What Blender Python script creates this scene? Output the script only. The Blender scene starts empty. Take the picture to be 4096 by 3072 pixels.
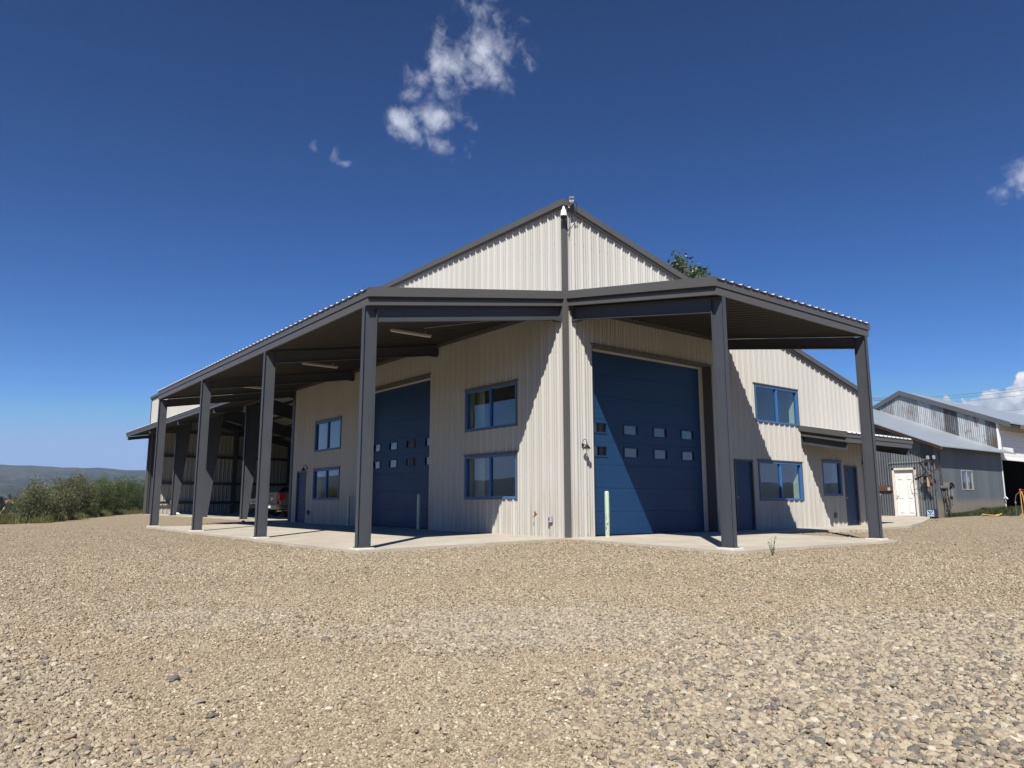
import bpy, math, random
import numpy as np
from mathutils import Vector, Matrix
random.seed(7); rng = np.random.default_rng(11)
SC = bpy.context.scene; COL = SC.collection
R = math.radians; PI = math.pi

# ------------------------------------------------------------------ helpers
class MB:
    """collects geometry and links it as ONE mesh object"""
    def __init__(s): s.v = []; s.f = []; s.sm = []
    def add(s, vs, fs, smooth=False):
        b = len(s.v); s.v += [tuple(v) for v in vs]
        for f in fs: s.f.append(tuple(b + i for i in f)); s.sm.append(smooth)
    def box(s, x0, x1, y0, y1, z0, z1):
        x0, x1 = min(x0, x1), max(x0, x1); y0, y1 = min(y0, y1), max(y0, y1)
        s.add([(x0,y0,z0),(x1,y0,z0),(x1,y1,z0),(x0,y1,z0),(x0,y0,z1),(x1,y0,z1),(x1,y1,z1),(x0,y1,z1)],
              [(0,3,2,1),(4,5,6,7),(0,1,5,4),(1,2,6,5),(2,3,7,6),(3,0,4,7)])
    def hexa(s, p):  # 8 points, bottom 4 then top 4
        s.add(p, [(0,3,2,1),(4,5,6,7),(0,1,5,4),(1,2,6,5),(2,3,7,6),(3,0,4,7)])
    def obox(s, c, ax, ay, az):
        c, ax, ay, az = map(Vector, (c, ax, ay, az))
        s.hexa([c-ax-ay-az, c+ax-ay-az, c+ax+ay-az, c-ax+ay-az, c-ax-ay+az, c+ax-ay+az, c+ax+ay+az, c-ax+ay+az])
    def prism(s, poly, a, b):
        """poly: list of 3D points (planar); a,b: offset vectors of the two caps"""
        n = len(poly); a = Vector(a); b = Vector(b)
        vs = [Vector(p)+a for p in poly] + [Vector(p)+b for p in poly]
        s.add(vs, [tuple(range(n))[::-1], tuple(range(n, 2*n))] + [(i, (i+1) % n, n+(i+1) % n, n+i) for i in range(n)])
    def tube(s, pts, r, n=8, smooth=True, cap=True):
        pts = [Vector(p) for p in pts]; rs = r if isinstance(r, (list, tuple)) else [r]*len(pts)
        vs = []; prev = None
        for i, p in enumerate(pts):
            t = (pts[min(i+1, len(pts)-1)] - pts[max(i-1, 0)]).normalized()
            if prev is None:
                u = t.orthogonal().normalized()
            else:
                u = (prev - t*prev.dot(t)); u = u.normalized() if u.length > 1e-6 else t.orthogonal().normalized()
            prev = u; w = t.cross(u)
            for k in range(n):
                a = 2*PI*k/n; vs.append(p + (u*math.cos(a) + w*math.sin(a))*rs[i])
        fs = [(i*n+k, i*n+(k+1) % n, (i+1)*n+(k+1) % n, (i+1)*n+k) for i in range(len(pts)-1) for k in range(n)]
        s.add(vs, fs, smooth)
        if cap:
            s.add(vs[:n], [tuple(range(n))[::-1]]); s.add(vs[-n:], [tuple(range(n))])
    def lathe(s, prof, c=(0,0,0), n=20, axis='z', smooth=True):
        vs = []
        for r, h in prof:
            for k in range(n):
                a = 2*PI*k/n; x, y = r*math.cos(a), r*math.sin(a)
                p = {'z': (x, y, h), 'x': (h, x, y), 'y': (x, h, y)}[axis]
                vs.append((p[0]+c[0], p[1]+c[1], p[2]+c[2]))
        m = len(prof)
        s.add(vs, [(i*n+k, i*n+(k+1) % n, (i+1)*n+(k+1) % n, (i+1)*n+k) for i in range(m-1) for k in range(n)], smooth)
    def build(s, name, mat, parent=None, bevel=0, loc=None):
        me = bpy.data.meshes.new(name); me.from_pydata(s.v, [], s.f); me.validate(); me.update()
        if len(me.polygons) == len(s.sm): me.polygons.foreach_set('use_smooth', s.sm)
        me.materials.append(mat)
        o = bpy.data.objects.new(name, me); COL.objects.link(o)
        if parent: o.parent = parent
        if loc: o.location = loc
        if bevel:
            b = o.modifiers.new('b', 'BEVEL'); b.width = bevel; b.segments = 2; b.limit_method = 'ANGLE'; b.angle_limit = R(40)
        return o

def tag(o, label=None, cat=None, group=None, kind=None):
    if label: o['label'] = label
    if cat: o['category'] = cat
    if group: o['group'] = group
    if kind: o['kind'] = kind
    return o
def thing(name, loc, label, cat, group=None, rz=0):
    o = bpy.data.objects.new(name, None); COL.objects.link(o); o.location = loc; o.rotation_euler = (0, 0, rz)
    o.empty_display_size = .3
    return tag(o, label, cat, group)
def kids(o): return [c for c in bpy.data.objects if c.parent == o]
def dup(o, loc=None, rz=None, label=None, parent=None):
    c = o.copy(); COL.objects.link(c)
    if parent: c.parent = parent
    if loc is not None: c.location = loc
    if rz is not None: c.rotation_euler = (0, 0, rz)
    if label: c['label'] = label
    for k in kids(o): dup(k, parent=c)
    return c

# ------------------------------------------------------------------ materials
def newmat(name):
    m = bpy.data.materials.new(name); m.use_nodes = True; nt = m.node_tree
    return m, nt, nt.nodes['Principled BSDF']
def N(nt, t, **kw):
    n = nt.nodes.new(t)
    for k, v in kw.items():
        if k.startswith('i_'):
            key = k[2:]; n.inputs[int(key) if key.isdigit() else key].default_value = v
        else: setattr(n, k, v)
    return n
def L(nt, a, b): nt.links.new(a, b)
def ramp(nt, fac, stops, interp='LINEAR'):
    r = nt.nodes.new('ShaderNodeValToRGB'); r.color_ramp.interpolation = interp
    e = r.color_ramp.elements
    while len(e) < len(stops): e.new(.5)
    for el, (p, c) in zip(e, stops): el.position = p; el.color = (*c, 1) if len(c) == 3 else c
    L(nt, fac, r.inputs[0]); return r.outputs[0]
def mixc(nt, fac, a, b, mode='MIX'):
    m = nt.nodes.new('ShaderNodeMix'); m.data_type = 'RGBA'; m.blend_type = mode
    for sock, val in ((m.inputs[0], fac), (m.inputs[6], a), (m.inputs[7], b)):
        if hasattr(val, 'is_linked') or hasattr(val, 'links'): L(nt, val, sock)
        elif isinstance(val, (int, float)): sock.default_value = val
        else: sock.default_value = (*val, 1)
    return m.outputs[2]
def objco(nt, scale=(1,1,1)):
    tc = N(nt, 'ShaderNodeTexCoord'); mp = N(nt, 'ShaderNodeMapping'); mp.inputs['Scale'].default_value = scale
    L(nt, tc.outputs['Object'], mp.inputs['Vector']); return mp.outputs[0]
def noise(nt, co, scale, detail=4, rough=.55, dist=0):
    n = N(nt, 'ShaderNodeTexNoise'); L(nt, co, n.inputs['Vector'])
    n.inputs['Scale'].default_value = scale; n.inputs['Detail'].default_value = detail
    n.inputs['Roughness'].default_value = rough; n.inputs['Distortion'].default_value = dist
    return n.outputs['Fac']
def maprange(nt, v, a, b, c=0., d=1., smooth=False):
    n = N(nt, 'ShaderNodeMapRange'); n.clamp = True
    if smooth: n.interpolation_type = 'SMOOTHSTEP'
    L(nt, v, n.inputs['Value'])
    for k, x in zip(('From Min','From Max','To Min','To Max'), (a, b, c, d)): n.inputs[k].default_value = x
    return n.outputs['Result']
def math_(nt, op, a, b=0.):
    n = N(nt, 'ShaderNodeMath', operation=op)
    for i, x in enumerate((a, b)):
        if isinstance(x, (int, float)): n.inputs[i].default_value = x
        else: L(nt, x, n.inputs[i])
    return n.outputs[0]
def bump(nt, h, bs, strength=.3, dist=.01):
    b = N(nt, 'ShaderNodeBump'); b.inputs['Strength'].default_value = strength; b.inputs['Distance'].default_value = dist
    L(nt, h, b.inputs['Height']); L(nt, b.outputs[0], bs.inputs['Normal'])

def plain(name, c, rough=.5, metal=0., var=.12, vscale=3., bmp=0., coat=0.):
    m, nt, bs = newmat(name); co = objco(nt)
    n1 = noise(nt, co, vscale, 5, .6); 
    col = mixc(nt, n1, tuple(x*(1-var) for x in c), tuple(min(1, x*(1+var)) for x in c))
    L(nt, col, bs.inputs['Base Color']); bs.inputs['Metallic'].default_value = metal
    L(nt, maprange(nt, n1, .3, .7, rough*.85, min(1, rough*1.15)), bs.inputs['Roughness'])
    if metal < .05 and not coat: bs.inputs['Specular IOR Level'].default_value = .28
    if bmp: bump(nt, noise(nt, co, vscale*14, 3), bs, bmp, .01)
    if coat: bs.inputs['Coat Weight'].default_value = coat
    return m

def m_cream():
    m, nt, bs = newmat('cream_panel'); co = objco(nt)
    sep = N(nt, 'ShaderNodeSeparateXYZ'); L(nt, co, sep.inputs[0])
    st = noise(nt, objco(nt, (7, 7, .25)), 1.6, 5, .65)
    big = noise(nt, co, .5, 3)
    sh_ = N(nt, 'ShaderNodeTexWhiteNoise', noise_dimensions='1D'); L(nt, math_(nt, 'FLOOR', math_(nt, 'DIVIDE', math_(nt, 'ADD', sep.outputs[0], sep.outputs[1]), .9144)), sh_.inputs['W'])
    c = mixc(nt, math_(nt, 'ADD', math_(nt, 'MULTIPLY', big, .5), math_(nt, 'MULTIPLY', sh_.outputs['Value'], .5)), (.415, .406, .375), (.478, .470, .437))
    low = maprange(nt, sep.outputs[2], 0, 1.7, 1, 0, True)
    dirt = math_(nt, 'MULTIPLY', maprange(nt, st, .45, .75), math_(nt, 'MULTIPLY', low, .95))
    c = mixc(nt, dirt, c, (.29, .225, .15))
    streak = math_(nt, 'MULTIPLY', maprange(nt, st, .58, .82), .22)
    c = mixc(nt, streak, c, (.27, .245, .205))
    # screws rows are real geometry; only dents here
    L(nt, c, bs.inputs['Base Color']); bs.inputs['Roughness'].default_value = .42
    bs.inputs['Specular IOR Level'].default_value = .4
    bump(nt, noise(nt, objco(nt, (3, 3, .8)), 1.2, 2), bs, .25, .01)
    return m
def m_corr(name, a, b, rust=.5, dirt=False, axis=1, metal=.35):
    m, nt, bs = newmat(name); co = objco(nt); sep = N(nt, 'ShaderNodeSeparateXYZ'); L(nt, co, sep.inputs[0])
    cell = math_(nt, 'FLOOR', math_(nt, 'DIVIDE', sep.outputs[axis], .66))
    w = N(nt, 'ShaderNodeTexWhiteNoise', noise_dimensions='1D'); L(nt, cell, w.inputs['W'])
    n1 = noise(nt, objco(nt, (3, 3, .7)), 2.2, 5, .65)
    f = math_(nt, 'ADD', math_(nt, 'MULTIPLY', w.outputs['Value'], .7), math_(nt, 'MULTIPLY', maprange(nt, n1, .3, .7), .4))
    c = mixc(nt, maprange(nt, f, .2, .95), a, b)
    if rust:
        n2 = noise(nt, objco(nt, (1.6, 1.6, .8)), 1.0, 6, .7)
        r = maprange(nt, n2, .62-.1*rust+.03, .72, 0, rust)
        c = mixc(nt, r, c, (.16, .065, .03))
    if dirt:
        low = maprange(nt, math_(nt, 'ADD', sep.outputs[2], math_(nt, 'MULTIPLY', n1, .5)), .95, 1.35, .8, 0, True)
        c = mixc(nt, low, c, (.22, .19, .145))
    L(nt, c, bs.inputs['Base Color']); bs.inputs['Metallic'].default_value = metal; bs.inputs['Roughness'].default_value = .5
    bump(nt, n1, bs, .2, .01)
    return m
def m_concrete(name='concrete', a=(.36,.325,.255), b=(.50,.455,.375)):
    m, nt, bs = newmat(name); co = objco(nt)
    n1 = noise(nt, co, .7, 6, .65); n2 = noise(nt, co, 9, 5, .7); n3 = noise(nt, objco(nt, (.6, 2.5, 1)), 1.5, 4, .6, 1.)
    c = mixc(nt, maprange(nt, n1, .3, .7), a, b)
    c = mixc(nt, maprange(nt, n3, .56, .75, 0, .35), c, (.68, .64, .56))
    c = mixc(nt, maprange(nt, n2, .6, .8, 0, .35), c, (.30, .26, .20))
    spc = N(nt, 'ShaderNodeSeparateXYZ'); L(nt, co, spc.inputs[0])
    for ax_ in (0, 1):
        fr = math_(nt, 'ABSOLUTE', math_(nt, 'SUBTRACT', math_(nt, 'FRACT', math_(nt, 'DIVIDE', math_(nt, 'ADD', spc.outputs[ax_], 100.4), 2.95)), .5))
        c = mixc(nt, maprange(nt, fr, .0012, .0022, .55, 0), c, (.16, .14, .11))
    st_ = noise(nt, co, 1.7, 3, .5); c = mixc(nt, maprange(nt, st_, .66, .74, 0, .30), c, (.20, .17, .13))
    L(nt, c, bs.inputs['Base Color']); bs.inputs['Roughness'].default_value = .85
    bump(nt, n2, bs, .3, .01); return m
def m_glass(name='window_glass', tint=(.72,.80,.78), ior=1.75):
    m, nt, bs = newmat(name); nt.nodes.remove(bs); out = nt.nodes['Material Output']
    t = N(nt, 'ShaderNodeBsdfTransparent'); t.inputs[0].default_value = (*tint, 1)
    g = N(nt, 'ShaderNodeBsdfGlossy'); g.inputs['Roughness'].default_value = .0; g.inputs[0].default_value = (.95,.97,1,1)
    lw = N(nt, 'ShaderNodeLayerWeight'); lw.inputs[0].default_value = .5
    f = N(nt, 'ShaderNodeMath', operation='MULTIPLY_ADD'); L(nt, math_(nt, 'POWER', lw.outputs['Facing'], 3.2), f.inputs[0]); f.inputs[1].default_value = .8; f.inputs[2].default_value = .13 if ior > 1.6 else .05
    b = N(nt, 'ShaderNodeBump'); b.inputs['Strength'].default_value = .05; b.inputs['Distance'].default_value = .02
    L(nt, noise(nt, objco(nt), 1.1, 1), b.inputs['Height']); L(nt, b.outputs[0], g.inputs['Normal'])
    mx = N(nt, 'ShaderNodeMixShader'); L(nt, f.outputs[0], mx.inputs[0]); L(nt, t.outputs[0], mx.inputs[1]); L(nt, g.outputs[0], mx.inputs[2])
    L(nt, mx.outputs[0], out.inputs[0]); return m
def m_leaf(name, stops, trans=.3, rough=.5):
    m, nt, bs = newmat(name); out = nt.nodes['Material Output']; co = objco(nt)
    g = N(nt, 'ShaderNodeNewGeometry')
    f = math_(nt, 'ADD', math_(nt, 'MULTIPLY', g.outputs['Random Per Island'], .65), math_(nt, 'MULTIPLY', maprange(nt, noise(nt, co, .9, 3), .3, .7), .35))
    c = ramp(nt, f, stops)
    L(nt, c, bs.inputs['Base Color']); bs.inputs['Roughness'].default_value = rough
    tr = N(nt, 'ShaderNodeBsdfTranslucent'); L(nt, c, tr.inputs[0])
    mx = N(nt, 'ShaderNodeMixShader'); mx.inputs[0].default_value = trans
    L(nt, bs.outputs[0], mx.inputs[1]); L(nt, tr.outputs[0], mx.inputs[2]); L(nt, mx.outputs[0], out.inputs[0]); return m

CREAM = m_cream()
TRIM = plain('charcoal_trim', (.092,.091,.089), .45, 0, .06, 1.5)
STEEL = plain('painted_steel', (.062,.068,.079), .45, 0, .16, 1.6, .02)
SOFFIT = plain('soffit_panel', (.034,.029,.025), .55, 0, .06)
ROOFM = plain('galvalume_roof', (.66,.67,.67), .35, .3, .06)
BLUE = plain('blue_door_paint', (.010,.043,.112), .45, 0, .05, 2.)
BLUEF = plain('blue_frame', (.038,.145,.40), .4, 0, .05)
GLASS = m_glass(); 
CONC = m_concrete(); PADM = plain('pad_concrete', (.50,.48,.43), .85, 0, .12, 6, .1)
WHITE = plain('white_paint', (.78,.78,.76), .45, 0, .04)
BLACK = plain('black_metal', (.015,.015,.017), .4, .3, .1)
DRYW = plain('drywall', (.52,.60,.54), .8, 0, .04)
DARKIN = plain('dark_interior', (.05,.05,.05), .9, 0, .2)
INSUL = plain('white_insulation', (.42,.42,.40), .7, 0, .08)
WOODM = plain('weathered_wood', (.20,.12,.07), .8, 0, .35, 6)
RUST = plain('rusty_iron', (.060,.036,.027), .8, .2, .4, 8, .2)
GALV = plain('galvanised', (.40,.42,.43), .4, .6, .12, 5)
CHROME = plain('chrome', (.75,.75,.76), .12, 1., .04)
RUBBER = plain('rubber', (.018,.018,.019), .75, 0, .2, 8)
TUBEW = plain('lamp_diffuser', (.62,.60,.55), .5, 0, .03)
BRASS = plain('brass', (.45,.27,.09), .4, .7, .2)
GREYP = plain('grey_plastic', (.38,.40,.42), .5, 0, .05)
HOSEM = plain('grey_hose', (.13,.13,.125), .6, 0, .15)
YELLOW = plain('yellow_hose', (.50,.34,.11), .6, 0, .15)

# ------------------------------------------------------------------ camera
CAM = Vector((-12.3294, -13.5182, .8711))
a = PI/4 + .120836; pt = .159606
Fv = Vector((math.cos(a)*math.cos(pt), math.sin(a)*math.cos(pt), math.sin(pt)))
Rv = Vector((math.sin(a), -math.cos(a), 0)); Uv = Rv.cross(Fv); roll = -.0009
R2 = Rv*math.cos(roll)+Uv*math.sin(roll); U2 = -Rv*math.sin(roll)+Uv*math.cos(roll)
cam = bpy.data.cameras.new('camera'); co_ = bpy.data.objects.new('camera', cam); COL.objects.link(co_)
mw = Matrix(((R2.x,U2.x,-Fv.x,CAM.x),(R2.y,U2.y,-Fv.y,CAM.y),(R2.z,U2.z,-Fv.z,CAM.z),(0,0,0,1)))
co_.matrix_world = mw; cam.lens = 36*2924.5/4096; cam.sensor_width = 36; cam.clip_end = 30000; cam.clip_start = .05
SC.camera = co_

# ------------------------------------------------------------------ sun and sky
sd = Vector((1, .945, -1.563)).normalized(); elev = math.asin(-sd.z)
sun = bpy.data.lights.new('sun', 'SUN'); sun.energy = 5.0; sun.angle = R(.53); sun.color = (1, .945, .86)
so = bpy.data.objects.new('sun', sun); COL.objects.link(so); so.rotation_euler = sd.to_track_quat('-Z', 'Y').to_euler(); so.location = (-20, -20, 30)
W = bpy.data.worlds.new('World'); SC.world = W; W.use_nodes = True; nt = W.node_tree; nt.nodes.clear()
sky = N(nt, 'ShaderNodeTexSky', sky_type='NISHITA'); sky.sun_disc = False; sky.sun_elevation = elev
sky.sun_rotation = math.atan2(-sd.x, -sd.y)     # 0 = +Y, clockwise seen from above
sky.altitude = 2200; sky.air_density = 1.0; sky.dust_density = .35; sky.ozone_density = 4.5
sc1 = N(nt, 'ShaderNodeVectorMath', operation='SCALE'); sc1.inputs['Scale'].default_value = 1/6.8; L(nt, sky.outputs[0], sc1.inputs[0])
gam = N(nt, 'ShaderNodeGamma'); gam.inputs[1].default_value = 1.56; L(nt, sc1.outputs[0], gam.inputs[0])
sc2 = N(nt, 'ShaderNodeVectorMath', operation='SCALE'); sc2.inputs['Scale'].default_value = 6.8*1.22; L(nt, gam.outputs[0], sc2.inputs[0])
hs = N(nt, 'ShaderNodeHueSaturation'); hs.inputs['Saturation'].default_value = 1.13; mnv = N(nt, 'ShaderNodeVectorMath', operation='MINIMUM'); mnv.inputs[1].default_value = (3.4, 5.0, 8.2); L(nt, sc2.outputs[0], mnv.inputs[0]); L(nt, mnv.outputs[0], hs.inputs['Color'])
tc = N(nt, 'ShaderNodeTexCoord'); D = tc.outputs['Generated']
n1 = N(nt, 'ShaderNodeTexNoise'); n1.inputs['Scale'].default_value = 48; n1.inputs['Detail'].default_value = 9; n1.inputs['Roughness'].default_value = .62; n1.inputs['Distortion'].default_value = .3; L(nt, D, n1.inputs['Vector'])
n2 = N(nt, 'ShaderNodeTexNoise'); n2.inputs['Scale'].default_value = 26; n2.inputs['Detail'].default_value = 4; L(nt, D, n2.inputs['Vector'])
wv = N(nt, 'ShaderNodeVectorMath', operation='MULTIPLY_ADD'); L(nt, n2.outputs['Color'], wv.inputs[0]); wv.inputs[1].default_value = (.034,.034,.034)
sub = N(nt, 'ShaderNodeVectorMath', operation='SUBTRACT'); L(nt, D, sub.inputs[0]); sub.inputs[1].default_value = (.017,.017,.017); L(nt, sub.outputs[0], wv.inputs[2])
def pdir(u, v):
    d = Fv + R2*(u-2048)/2924.5 - U2*(v-1536)/2924.5; return d.normalized(), 1/(d.length)
def blobs(lst, ox, oy, sc):
    acc = None
    for x, y, r, I in lst:
        d, cs = pdir(ox+x*sc, oy+y*sc)
        dn = N(nt, 'ShaderNodeVectorMath', operation='DISTANCE'); L(nt, wv.outputs[0], dn.inputs[0]); dn.inputs[1].default_value = d
        v = maprange(nt, dn.outputs['Value'], 0, 1.9*r*sc/2924.5*cs, I, 0)
        acc = v if acc is None else math_(nt, 'MAXIMUM', acc, v)
    return acc
wis = blobs([(1480,400,150,.85),(1540,480,140,.7),(1660,450,110,.5),(1250,530,130,.8),(1110,490,90,.8),(1400,590,130,.75),(1600,600,110,.5),(1760,330,100,.42),(1840,430,90,.36),
  (940,680,90,.75),(1130,640,90,.65),(1120,740,110,.55),(1250,700,90,.33),(810,990,105,1.1),(880,1060,80,.85),(1070,960,115,.9),(1140,1010,60,.6),(1200,850,100,.42),(1130,1170,90,.72),(960,1120,80,.45),
  (1300,960,80,.32),(1500,90,110,.55),(1280,10,80,.4),(1100,350,90,.42),(1130,240,70,.36),(1020,170,50,.28),(110,1200,55,.36),(285,1245,42,.36),(370,1290,38,.32),(1195,1270,40,.36),(1360,1200,50,.34),(1640,700,60,.38),(1500,670,50,.38)], 1200, 0, .4973)
wis2 = blobs([(600,160,75,.85),(545,182,60,.7),(480,250,50,.6),(445,252,40,.45),(580,242,40,.55),(615,240,40,.55)], 3700, 600, .663)
wis = math_(nt, 'MAXIMUM', wis, wis2)
aw = math_(nt, 'ADD', math_(nt, 'MULTIPLY', wis, 1.9), math_(nt, 'MULTIPLY', math_(nt, 'SUBTRACT', n1.outputs['Fac'], .58), 2.7))
aw = math_(nt, 'MULTIPLY', maprange(nt, aw, .0, 2.0, 0, .82, True), maprange(nt, wis, 0, .14, 0, 1, True))
c1 = mixc(nt, aw, hs.outputs[0], (7.6, 8.1, 9.4))
cum = blobs([(1640,150,70,1),(1600,190,80,1),(1540,215,80,1),(1440,260,70,1),(1500,300,110,1),(1640,300,150,1),(1300,330,110,.9),(1430,400,150,1),(1160,330,90,.8),(1620,430,170,1),(895,236,34,1),(1750,260,190,1),(1900,300,250,1),(2200,350,330,1)], 3400, 1500, .4218)
n3 = N(nt, 'ShaderNodeTexNoise'); n3.inputs['Scale'].default_value = 60; n3.inputs['Detail'].default_value = 6; L(nt, D, n3.inputs['Vector'])
ac = maprange(nt, math_(nt, 'ADD', cum, math_(nt, 'MULTIPLY', math_(nt, 'SUBTRACT', n3.outputs['Fac'], .5), .7)), .30, .42, 0, 1, True)
ac = math_(nt, 'MULTIPLY', ac, maprange(nt, cum, .02, .1))
sepd = N(nt, 'ShaderNodeSeparateXYZ'); L(nt, D, sepd.inputs[0])
shade = math_(nt, 'ADD', maprange(nt, sepd.outputs[2], .075, .15, 0, .75), math_(nt, 'MULTIPLY', math_(nt, 'SUBTRACT', n3.outputs['Fac'], .45), 2.2))
cc = ramp(nt, shade, [(0, (3.7/12, 4.4/12, 5.6/12)), (.5, (6.5/12,7.2/12,8.2/12)), (1, (11.5/12,11.6/12,11.8/12))])
ccs = N(nt, 'ShaderNodeVectorMath', operation='SCALE'); L(nt, cc, ccs.inputs[0]); ccs.inputs['Scale'].default_value = 11.
c2 = mixc(nt, ac, c1, ccs.outputs[0])
bg = N(nt, 'ShaderNodeBackground'); L(nt, c2, bg.inputs[0]); bg.inputs[1].default_value = .066
wo = N(nt, 'ShaderNodeOutputWorld'); L(nt, bg.outputs[0], wo.inputs[0])
W.cycles.sampling_method = 'MANUAL'; W.cycles.sample_map_resolution = 512
SC.view_settings.view_transform = 'Standard'; SC.view_settings.look = 'None'; SC.view_settings.exposure = .58; SC.view_settings.gamma = 1
SC.cycles.use_denoising = True; SC.cycles.max_bounces = 8; SC.cycles.diffuse_bounces = 1; SC.cycles.transparent_max_bounces = 12
SC.cycles.volume_bounces = 0; SC.cycles.caustics_reflective = False

# ------------------------------------------------------------------ ground
EDGE = [(-120,10),(-60,16),(-30,21),(-16,24.5),(-9.9,27.3),(-7.7,29.3),(-5.7,36.5),(-2.0,46.5),(1,52),(8,56),(20,58),(60,60)]
def edge_y(x):
    return np.interp(x, [p[0] for p in EDGE], [p[1] for p in EDGE])
def sm(a0, b0, x):
    t = np.clip((x-a0)/(b0-a0), 0, 1); return t*t*(3-2*t)
def wob(x, y, s):   # cheap smooth pseudo-noise
    return (np.sin(x*1.7/s+1.3)*np.cos(y*1.3/s+.7)+.6*np.sin((x*.8+y*1.1)*2.3/s+2)+.4*np.cos((x*1.9-y*1.2)*2.9/s))/2
def gz(x, y):
    x = np.asarray(x, float); y = np.asarray(y, float)
    dx = np.maximum(0-x, 0); dx = np.where(x > 15, x-15, dx); dy = np.maximum(-y, 0)
    d = np.hypot(np.maximum(-x, 0), dy)
    z = -.035 - .018*np.minimum(d, 5.)
    rise = .215*sm(13.5, 23.5, x) + .11*sm(23, 31, x) + .15*sm(31, 60, x)
    z = z + rise*sm(-9, 1, y) + .012*wob(x, y, 1.7)*sm(.3, 2., np.maximum(d, 0))
    drop = np.clip(y-edge_y(x), 0, None)
    z = z - .9*sm(0, 3.5, drop) - .0*drop
    far = np.hypot(x, y)
    z = z - 1.0*sm(60, 200, far)*sm(0, 30, drop) 
    return z
nr, na = 300, 720
rr = np.concatenate([[0], .6*(5200/.6)**(np.arange(nr)/(nr-1))]); aa = np.linspace(0, 2*PI, na, endpoint=False)
RR, AA = np.meshgrid(rr[1:], aa, indexing='ij')
X = CAM.x + RR*np.cos(AA); Y = CAM.y + RR*np.sin(AA); Z = gz(X, Y)
# keep the ground under the slabs
inb = ((X > -5.6) & (X < .1) & (Y > -.0) & (Y < 17.8)) | ((X > -.05) & (X < 6.4) & (Y > -4.7) & (Y < .1)) | ((X > 0) & (X < 15) & (Y > -.8) & (Y < 46.1))
Z = np.where(inb, Z-.14, Z)
apin = (X > 10) & (X < 24) & (Y > -1.2+ (X-15)*.2) & (Y < 9)
Z = np.where(apin & ~inb, Z-.06, Z)
V = np.concatenate([[[CAM.x, CAM.y, float(gz(CAM.x, CAM.y))]], np.stack([X.ravel(), Y.ravel(), Z.ravel()], 1)])
i0 = 1 + (np.arange(nr-1)[:, None]*na + np.arange(na)[None]); i1 = 1 + (np.arange(nr-1)[:, None]*na + (np.arange(na)+1) % na)
F4 = np.stack([i0, i0+na, i1+na, i1], -1).reshape(-1, 4)
Ft = [(0, 1+k, 1+(k+1) % na) for k in range(na)]
def m_ground():
    m, nt, bs = newmat('gravel_ground'); co = objco(nt)
    at = N(nt, 'ShaderNodeAttribute', attribute_name='yard')
    big = noise(nt, co, .35, 5, .6); med = noise(nt, co, 2.3, 5, .65)
    vo = N(nt, 'ShaderNodeTexVoronoi'); L(nt, co, vo.inputs['Vector']); vo.inputs['Scale'].default_value = 55
    vo2 = N(nt, 'ShaderNodeTexVoronoi'); L(nt, co, vo2.inputs['Vector']); vo2.inputs['Scale'].default_value = 21
    sv = N(nt, 'ShaderNodeSeparateColor'); L(nt, vo.outputs['Color'], sv.inputs[0])
    sv2 = N(nt, 'ShaderNodeSeparateColor'); L(nt, vo2.outputs['Color'], sv2.inputs[0])
    f = math_(nt, 'ADD', math_(nt, 'MULTIPLY', sv.outputs[0], .55), math_(nt, 'MULTIPLY', sv2.outputs[0], .45))
    st = ramp(nt, f, [(0,(.085,.07,.055)),(.25,(.19,.155,.105)),(.5,(.305,.25,.17)),(.75,(.38,.32,.225)),(1,(.52,.46,.355))])
    c = mixc(nt, maprange(nt, big, .38, .66, 0, .55), st, (.31,.245,.163))
    c = mixc(nt, maprange(nt, med, .55, .75, 0, .3), c, (.33,.285,.22))
    pk = noise(nt, objco(nt, (1,1,1)), .12, 3)
    c = mixc(nt, maprange(nt, pk, .5, .7, 0, .4), c, (.30,.22,.155))
    # dry field beyond the yard
    nf = noise(nt, co, .03, 6, .7); nf2 = noise(nt, co, .4, 5, .7)
    fld = ramp(nt, nf, [(.35,(.030,.045,.022)),(.47,(.07,.075,.035)),(.55,(.17,.15,.08)),(.62,(.06,.07,.035)),(.75,(.035,.05,.03))])
    fld = mixc(nt, maprange(nt, nf2, .4, .7, 0, .4), fld, (.10,.10,.05))
    c = mixc(nt, at.outputs['Fac'], fld, c)
    L(nt, c, bs.inputs['Base Color']); bs.inputs['Roughness'].default_value = .95; bs.inputs['Specular IOR Level'].default_value = .15
    h = math_(nt, 'ADD', math_(nt, 'MULTIPLY', sv.outputs[1], .5), math_(nt, 'MULTIPLY', sv2.outputs[1], .8))
    bump(nt, h, bs, .85, .018); return m
gme = bpy.data.meshes.new('ground'); gme.from_pydata(V.tolist(), [], Ft + F4.tolist()); gme.update()
gme.polygons.foreach_set('use_smooth', [True]*len(gme.polygons))
yard = 1 - sm(.0, 1.2, V[:,1]-edge_y(V[:,0])); yard = yard*(1-sm(60, 90, np.hypot(V[:,0], V[:,1])))
at = gme.attributes.new('yard', 'FLOAT', 'POINT'); at.data.foreach_set('value', yard.astype('f4'))
gme.materials.append(m_ground()); go = bpy.data.objects.new('ground', gme); COL.objects.link(go); go['kind'] = 'structure'

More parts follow.
